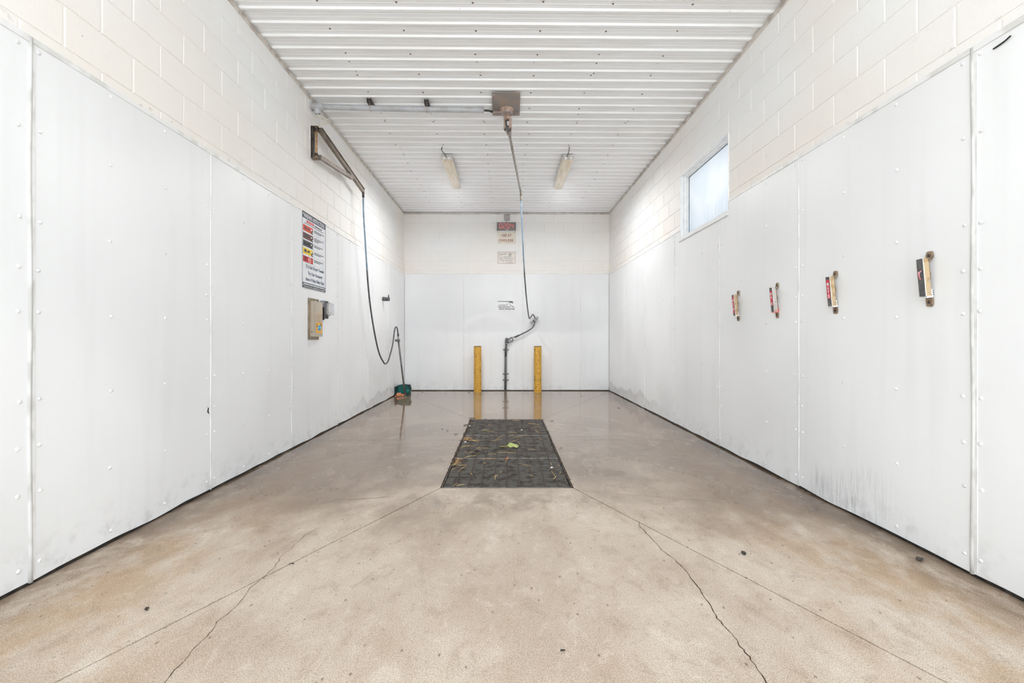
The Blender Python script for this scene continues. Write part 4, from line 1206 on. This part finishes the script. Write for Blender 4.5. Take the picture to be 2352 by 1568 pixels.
def board(name, label, x0, x1, z0, z1, mat, face_y, th=0.005):
    t = thing(name, label, 'sign', ((x0+x1)/2, face_y, z0))
    obj('sign_board', MB().cbox((x0, face_y-th, z0), (x1, face_y, z1), 0.001), mat, t)
    return t
def btext(t, s, x, z, h, mat, fy, w=None, bold=0.0, align='CENTER'):
    return obj('lettering', text_mb(s, (x, fy, z), (1, 0, 0), (0, 0, 1), h, w, bold, 0.0008, align), mat, t)
fy = YBB-0.0055
t = board('risk_sign', 'cream board with brick red lettering below the countdown display', -0.172, 0.205, 3.070, 3.322, M['cream_sign'], YBB)
btext(t, 'USE AT', 0.012, 3.245, 0.056, M['brick_text'], fy, 0.215, 0.03)
btext(t, 'OWN RISK', 0.012, 3.140, 0.056, M['brick_text'], fy, 0.312, 0.03)
for u_ in (-0.16, 0.19):
    for v_ in (3.082, 3.31):
        obj('screw', MB().dome((u_, YBB-0.005, v_), (0, -1, 0), 0.006, 0.004, 8, 2), M['screw'], t, smooth=True)

t = board('courtesy_sign', 'pale sign with thin brown border and small lettering on the far block wall', -0.172, 0.202, 2.655, 2.900, simple('pale_sign_board', (236, 230, 222), 0.5), YBB)
bw = 0.006
mb = MB()
x0, x1, z0, z1 = -0.170, 0.200, 2.657, 2.898
mb.box((x0, fy-0.0008, z0), (x1, fy+0.0002, z0+bw)).box((x0, fy-0.0008, z1-bw), (x1, fy+0.0002, z1)).box((x0, fy-0.0008, z0+bw), (x0+bw, fy+0.0002, z1-bw)).box((x1-bw, fy-0.0008, z0+bw), (x1, fy+0.0002, z1-bw))
obj('border', mb, M['brick_text'], t)
mbm = simple('faded_brown_letter', (140, 118, 110), 0.6)
btext(t, 'PLEASE!', -0.055, 2.848, 0.026, mbm, fy, 0.138, 0.02)
btext(t, 'NO WIPING, DRYING', 0.012, 2.792, 0.015, mbm, fy, 0.245, 0.02)
btext(t, 'OR HOLD IN BAY WHILE', 0.012, 2.755, 0.015, mbm, fy, 0.292, 0.02)
btext(t, 'OTHERS ARE WAITING', 0.012, 2.718, 0.015, mbm, fy, 0.27, 0.02)
btext(t, 'THANK YOU', 0.088, 2.681, 0.012, mbm, fy, 0.115, 0.02)
pts = [(0.088+0.032*math.cos(k*math.pi/12), fy-0.001, 2.848+0.032*math.sin(k*math.pi/12)) for k in range(25)]
emb = obj('emblem_ring', MB().tube(pts, 0.003, 6), mbm, t)
obj('emblem_mark', MB().prism([(0.068, 2.832), (0.108, 2.832), (0.108, 2.846), (0.098, 2.848), (0.094, 2.862), (0.080, 2.862), (0.076, 2.848), (0.068, 2.846)], (0, fy+0.0005, 0), (1, 0, 0), (0, 0, 1), 0.0, 0.0016), M['ink_grey'], emb)

fy = YB-0.0065
t = board('trigger_sign', 'white sign with a drawn spray gun on the far panelled wall', -0.177, 0.215, 1.666, 1.884, simple('bright_sign_sheet', (244, 244, 245), 0.35), YB-0.001)
gm = simple('dark_grey_print', (84, 84, 86), 0.5)
obj('gun_drawing', MB().prism([(-0.174, 1.858), (0.075, 1.856), (0.075, 1.868), (-0.174, 1.870)], (0, fy+0.0005, 0), (1, 0, 0), (0, 0, 1), 0, 0.0014), gm, t)
obj('gun_drawing', MB().prism([(0.060, 1.850), (0.090, 1.836), (0.118, 1.838), (0.128, 1.818), (0.148, 1.822), (0.140, 1.868), (0.064, 1.872)], (0, fy+0.0005, 0), (1, 0, 0), (0, 0, 1), 0, 0.0014), gm, t)
obj('hose_drawing', MB().tube(catmull([(0.082, fy, 1.842), (0.090, fy, 1.80), (0.105, fy, 1.772), (0.135, fy, 1.758), (0.165, fy, 1.750)], 4), 0.004, 6), gm, t)
obj('hose_drawing', MB().box((0.135, fy-0.001, 1.743), (0.168, fy+0.0005, 1.758)), gm, t)
btext(t, 'SQUEEZE', -0.055, 1.786, 0.026, M['ink_grey'], fy, 0.182, 0.02)
btext(t, 'TRIGGER FOR', -0.036, 1.746, 0.026, gm, fy, 0.262, 0.04)
btext(t, 'HIGH PRESSURE', 0.017, 1.706, 0.028, gm, fy, 0.322, 0.04)

# ------------------------------------------------------------------ floor mat clamps on the window wall
def mat_clamp(y, zc, label, cheek, lip, letters, sticker, seed):
    rnd = random.Random(seed)
    t = thing('mat_clamp', label, 'clamp', (XR, y, zc-0.14), 'floor mat clamps on the window wall')
    N = lambda n: XR-n
    # strap: flat ends, narrow raised waist
    mb = MB(); vs = []; fs = []
    prof_ = [(-0.140, 0.010, 0.003), (-0.134, 0.016, 0.003), (-0.112, 0.0185, 0.003), (-0.095, 0.016, 0.005), (-0.070, 0.013, 0.012), (-0.02, 0.010, 0.014), (0.02, 0.010, 0.010), (0.05, 0.009, 0.016), (0.080, 0.010, 0.020), (0.095, 0.014, 0.010), (0.112, 0.0185, 0.004), (0.132, 0.016, 0.003), (0.139, 0.010, 0.003)]
    for z, w, n in prof_:
        vs += [(N(n+0.006), y-w, zc+z), (N(n+0.006), y+w, zc+z), (N(n-0.002), y+w, zc+z), (N(n-0.002), y-w, zc+z)]
    k = len(prof_)
    for i in range(k-1):
        for j in range(4):
            a_ = i*4+j; b_ = i*4+(j+1) % 4
            fs.append((a_, b_, b_+4, a_+4))
    fs += [(3, 2, 1, 0), (4*k-4, 4*k-3, 4*k-2, 4*k-1)]
    obj('wall_strap', mb.add(vs, fs), M['strap'], t)
    for z in (-0.118, 0.118):
        obj('bolt', MB().dome((N(0.009), y, zc+z), (-1, 0, 0), 0.009, 0.006, 10, 2), M['bolt'], t, smooth=True)
    # tilted clip body: frame o (bottom), up axis leaning away from the wall
    up = Vector((-0.018/0.197, 0, 1)).normalized(); out = Vector((-up.z, 0, up.x)); ry = Vector((0, -1, 0))
    o = Vector((N(0.012), y, zc-0.090))
    H, D, W = 0.197, 0.026, 0.018
    def body_prism(poly, w0, w1, name, mat, parent=t):
        mb_ = MB(); vs_ = []; kk = len(poly)
        for wv in (w0, w1): vs_ += [o+out*a_+up*b_+Vector((0, wv, 0)) for a_, b_ in poly]
        fs_ = [tuple(range(kk)), tuple(reversed(range(kk, 2*kk)))]
        for i in range(kk):
            j = (i+1) % kk; fs_.append((j, i, i+kk, j+kk))
        return obj(name, mb_.add(vs_, fs_), mat, parent)
    cheek_poly = [(0.0, 0.004), (D, 0.004), (D, H-0.002), (0.010, H-0.002), (0.003, H-0.010), (0.0, H-0.024)]
    body_prism(cheek_poly, -W, -W+0.004, 'cheek', cheek); body_prism(cheek_poly, W-0.004, W, 'cheek', cheek)
    body_prism([(0.004, 0.006), (D, 0.006), (D, H-0.006), (0.004, H-0.02)], -W+0.004, W-0.004, 'core', M['clamp_dark'])
    rim = body_prism([(D, -0.002), (D+0.003, -0.002), (D+0.003, H), (D, H)], -W-0.001, W+0.001, 'face_rim', lip if lip == M['clamp_white'] else M['clamp_white'])
    face = body_prism([(D+0.0025, 0.004), (D+0.0042, 0.004), (D+0.0042, H-0.004), (D+0.0025, H-0.004)], -W+0.0015, W-0.0015, 'face', M['clamp_dark'])
    body_prism([(-0.006, -0.006), (D+0.003, -0.006), (D+0.003, 0.004), (-0.006, 0.004)], -W-0.001, W+0.001, 'lip', lip)
    jaw = body_prism([(-0.010, 0.0), (-0.001, 0.0), (-0.001, 0.038), (-0.008, 0.034)], -W, W, 'jaw', lip)
    for q in range(3):
        body_prism([(-0.0108, 0.006+q*0.010), (-0.006, 0.006+q*0.010), (-0.006, 0.010+q*0.010), (-0.0108, 0.010+q*0.010)], -W-0.0006, W+0.0006, 'tooth_gap', M['ink'], jaw)
    body_prism([(-0.010, 0.040), (0.0, 0.040), (0.0, 0.058), (-0.004, 0.052)], -0.010, 0.010, 'spring', M['bolt'])
    for b_ in (0.022, 0.078):
        p = o+out*(D*0.4)+up*b_
        obj('pin', MB().tube([p+Vector((0, -W-0.003, 0)), p+Vector((0, -W, 0))], 0.004, 8), M['flange'], t)
    fo = o+out*(D+0.0045)
    if sticker == 'torn':
        poly = [(0.010, 0.128), (-0.002, 0.133), (-0.010, 0.135), (-0.004, 0.128), (0.003, 0.124), (0.004, 0.103), (-0.001, 0.094), (0.004, 0.088), (0.010, 0.100), (0.012, 0.118), (0.013, 0.134)]
        mb_ = MB().add([fo+Vector((0, a_, 0))+up*b_ for a_, b_ in poly], [tuple(range(len(poly)))])
        obj('torn_sticker', mb_, M['sticker_pink'], face)
    else:
        lo_, hi_ = {'full': (0.020, 0.178), 'mid': (0.050, 0.172), 'low': (0.048, 0.176)}[sticker]
        w_ = 0.0135
        poly = [(-w_, lo_), (w_, lo_+0.006), (w_, hi_-0.010), (w_*0.3, hi_), (-w_, hi_-0.004)]
        mb_ = MB().add([fo+Vector((0, a_, 0))+up*b_ for a_, b_ in poly], [tuple(range(len(poly)))])
        obj('sticker', mb_, M['sticker_red'], face)
        n = len(letters); step = 0.0265; top = {'full': 0.142, 'mid': 0.146, 'low': 0.146}[sticker]
        for i, ch in enumerate(letters):
            if ch == ' ': continue
            mb_ = text_mb(ch, fo+up*(top-i*step), ry, up, 0.021, 0.0165, 0.03, 0.0006)
            obj('lettering', mb_, M['white_ink'], face)
    return t
mat_clamp(2.270, 1.400, 'tan sided mat clamp with torn pink sticker scrap, closest to the entrance', M['tan'], M['clamp_white'], '', 'torn', 1)
mat_clamp(2.919, 1.398, 'tan sided mat clamp with bold red sticker beside the wide panel seam', M['tan'], M['clamp_white'], 'MATS', 'low', 2)
mat_clamp(3.545, 1.398, 'pale grey sided mat clamp with a faded red lip', M['grey_cheek'], M['clamp_pink'], 'MA S', 'mid', 3)
mat_clamp(4.140, 1.398, 'tan sided mat clamp farthest from the entrance with long red sticker', M['tan'], M['clamp_white'], 'MATS', 'full', 4)

# ------------------------------------------------------------------ straw and litter
STRAW = [(-0.294,5.323,-0.103,5.184),(0.023,5.223,0.129,5.173),(0.284,5.763,0.42,5.646),(0.342,5.534,0.42,5.521),(0.347,5.343,0.384,5.165),(0.081,4.945,0.242,5.064),(0.034,4.999,0.098,5.053),(-0.155,4.776,-0.043,4.842),(-0.104,4.842,-0.036,4.981),(0.032,4.68,0.14,4.842),(0.122,4.76,0.15,4.573),(0.358,4.911,0.387,4.793),(-0.455,4.826,-0.369,4.928),(-0.448,4.859,-0.286,4.712),(-0.455,4.793,-0.391,4.911),(-0.366,4.793,-0.268,4.793),(-0.454,4.47,-0.359,4.603),(-0.447,4.543,-0.319,4.543),(-0.291,4.441,-0.27,4.499),(-0.299,4.456,-0.173,4.456),(-0.061,4.513,0.115,4.47),(0.218,4.413,0.292,4.386),(-0.355,4.291,-0.231,4.372),(-0.393,4.304,-0.352,4.252),(-0.079,4.291,0.103,4.27),(-0.177,4.239,-0.09,4.213),(-0.379,4.109,-0.279,4.163),(-0.227,4.059,-0.081,4.059),(-0.004,3.94,0.028,4.102),(-0.2,3.906,-0.17,3.917),(0.113,3.911,0.21,3.825),(-0.391,3.68,-0.335,3.825),(-0.417,3.863,-0.337,3.857),(0.386,3.94,0.392,3.842),(0.441,3.874,0.459,3.821),(0.377,3.699,0.395,3.522),(0.37,3.495,0.391,3.54),(0.188,3.585,0.22,3.558),(-0.284,3.641,-0.266,3.585),(-0.083,3.469,-0.08,3.585),(-0.079,3.549,-0.06,3.594),(-0.041,3.632,-0.036,3.699),(-0.388,3.32,-0.365,3.385),(-0.367,3.33,-0.305,3.34),(0.432,3.622,0.443,3.68),(-0.228,5.669,-0.167,5.556),(0.088,5.965,0.19,5.935),(-0.46,4.066,-0.43,4.09),(-0.282,4.213,-0.246,4.265),(-0.451,3.699,-0.417,3.759)]
def stalk(a, b, z, r):
    a = Vector((a[0], a[1], z)); b = Vector((b[0], b[1], z+random.uniform(-.001, .004)))
    m_ = a.lerp(b, 0.5) + Vector((random.uniform(-.01, .01), random.uniform(-.01, .01), random.uniform(0, .003)))
    return MB().tube([a, a.lerp(m_, .6), m_, b.lerp(m_, .6), b], [r*0.8, r, r, r, r*0.6], 6)
for x0, y0_, x1, y1_ in STRAW:
    o = obj('straw_stalk', stalk((x0, y0_), (x1, y1_), 0.0042, random.uniform(0.0017, 0.0027)), M['straw'], None, smooth=True)
    w_ = ('nearest the bay entrance', 'in the middle', 'nearest the bollards')[(y0_+y1_ > 2*gy[1]) + (y0_+y1_ > 2*gy[2])]
    tag(o, 'dry straw stalk lying loose on the drain grate ' + w_, 'straw', 'straw on the grate ' + w_)
# tangle of stalks at the side of the nearest seams
for i in range(34):
    if i < 20: cx_, cy_ = -0.448 + random.uniform(-.012, .045), random.uniform(3.78, 4.06)
    else:      cx_, cy_ = -0.420 + random.uniform(-.03, .08), random.uniform(4.72, 4.92)
    a_ = random.uniform(0, 3.14); l_ = random.uniform(0.015, 0.045)
    o = obj('straw_stalk', stalk((max(-0.465, cx_-l_*math.cos(a_)), cy_-l_*math.sin(a_)), (max(-0.465, cx_+l_*math.cos(a_)), cy_+l_*math.sin(a_)), 0.006+random.uniform(0, .010), 0.0019), M['straw'] if i % 3 else M['leaf_brown'], None, smooth=True)
    w_ = 'over the nearest grate seam' if i < 20 else 'beside the middle grate'
    tag(o, 'short straw bit tangled at the drain edge ' + w_, 'straw', 'straw tangle ' + w_)
for x0, y0_, x1, y1_, l_ in ((0.154,5.343,0.293,5.427,'dark curved twig on the far grate beside a pale pebble'),(-0.12,4.40,0.02,4.40,'thin dark twig lying crosswise just before the green leaf'),(-0.05,4.55,0.0,4.55,'short dark twig touching the stem of the green leaf'),(-0.53,5.62,-0.475,5.66,'dark twig on the concrete at the side of the far grate'),(-0.5,6.12,-0.42,6.10,'dark twig at the far corner of the drain')):
    o = obj('twig', stalk((x0, y0_), (x1, y1_), 0.006, 0.0045), M['twig'], None, smooth=True)
    tag(o, l_, 'twig', 'dark twigs at the drain')
litter('green_leaf', 'pale green leaf lying in the middle of the drain grates', 'leaf', leaf_mesh(3, 0.13, 0.055, 0.03), M['leaf_green'], (0.075, 4.52, 0.003), 0.4, (0.25, 0.1))
litter('green_sprig', 'pale green stem trailing beside the leaf on the grate', 'sprig', leaf_mesh(4, 0.12, 0.010, 0.008), M['leaf_green'], (-0.02, 4.53, 0.003), 3.3)
litter('green_sprig', 'olive green sprig on the grate near the bollards', 'sprig', leaf_mesh(6, 0.10, 0.012, 0.010), M['leaf_green'], (-0.235, 5.30, 0.004), 2.9)
litter('black_leaf', 'blackened leaf clump on the middle grate', 'leaf', leaf_mesh(8, 0.12, 0.045, 0.03), M['leaf_dark'], (-0.262, 4.29, 0.002), 0.5)
litter('black_leaf', 'small blackened leaf between straw on the middle grate', 'leaf', leaf_mesh(9, 0.05, 0.020, 0.015), M['leaf_dark'], (-0.195, 4.77, 0.002), 0.9)
litter('brown_leaf', 'curled brown leaf on the seam of the nearest grate', 'leaf', leaf_mesh(10, 0.055, 0.020, 0.02), M['leaf_brown'], (0.0, 4.02, 0.002), 1.9)
for i, (x, y) in enumerate(((-0.43, 4.74), (0.390, 3.80), (-0.455, 5.60), (0.19, 5.36))):
    bm_ = MB().dome((0, 0, 0), (0, 0, 1), 0.014, 0.012, 7, 3)
    litter('pebble', ['white pebble among the straw tangle on the middle grate', 'white pebble on the nearest grate', 'small white pebble at the edge of the far grate', 'pale pebble beside the dark twig on the far grate'][i], 'pebble', bm_, M['pebble'], (x, y, -0.003))
DB = [((1.213, 2.284), 0.045, 'dark leaf scrap on the dry floor before the window wall'), ((2.05, 2.217), 0.06, 'dark leaf scrap against the foot of the clamp wall'), ((0.2, 1.571), 0.02, 'black crumb on the floor near the entrance'),
      ((-1.037, 2.166), 0.025, 'dark leaf scrap near the long floor joint, sign side'), ((-0.572, 5.117), 0.05, 'dark leaf scrap beside the middle grate'), ((-0.768, 5.411), 0.03, 'tiny dark leaf scrap, outermost of three beside the grates'),
      ((-0.692, 5.309), 0.028, 'tiny dark leaf scrap, middle of three beside the grates'), ((0.605, 5.92), 0.05, 'dark leaf scrap by the far grate corner'), ((1.776, 7.024), 0.05, 'brown leaf scrap on the wet floor towards the window wall'),
      ((1.42, 8.439), 0.04, 'dark leaf scrap on the wet floor at the far wall'), ((-0.74, 9.00), 0.06, 'brown leaf scrap at the base of the far wall by the bollard'), ((-1.693, 9.05), 0.06, 'brown leaf scrap at the far wall beside the teal bin'),
      ((-1.453, 1.812), 0.03, 'dark crumb on the floor below the widest panel'), ((0.489+0.06, 4.452), 0.03, 'dark crumb beside the middle grate towards the window wall')]
for i, ((x, y), L, lab) in enumerate(DB):
    litter('leaf_scrap', lab, 'leaf', leaf_mesh(70+i, L, L*0.28, 0.008), M['leaf_dark'] if i % 3 else M['twig'], (x, y, 0.001), random.uniform(0, 3))

# ------------------------------------------------------------------ mist left by the last wash
def mist_material():
    m = NT('thin_wash_mist')
    m.t.nodes.remove(m.b)
    v = m.n('VolumeScatter', i={'Color': (0.97, 0.97, 0.98, 1), 'Density': 0.034, 'Anisotropy': 0.0})
    m.t.links.new(v.outputs[0], m.out.inputs['Volume'])
    return m.m
mist = obj('mist', MB().box((-1.35, 4.55, 1.20), (1.40, 9.29, ZC-0.24)), mist_material(), None)
tag(mist, 'thin white mist hanging in the far half of the wash bay', 'mist'); mist['kind'] = 'stuff'
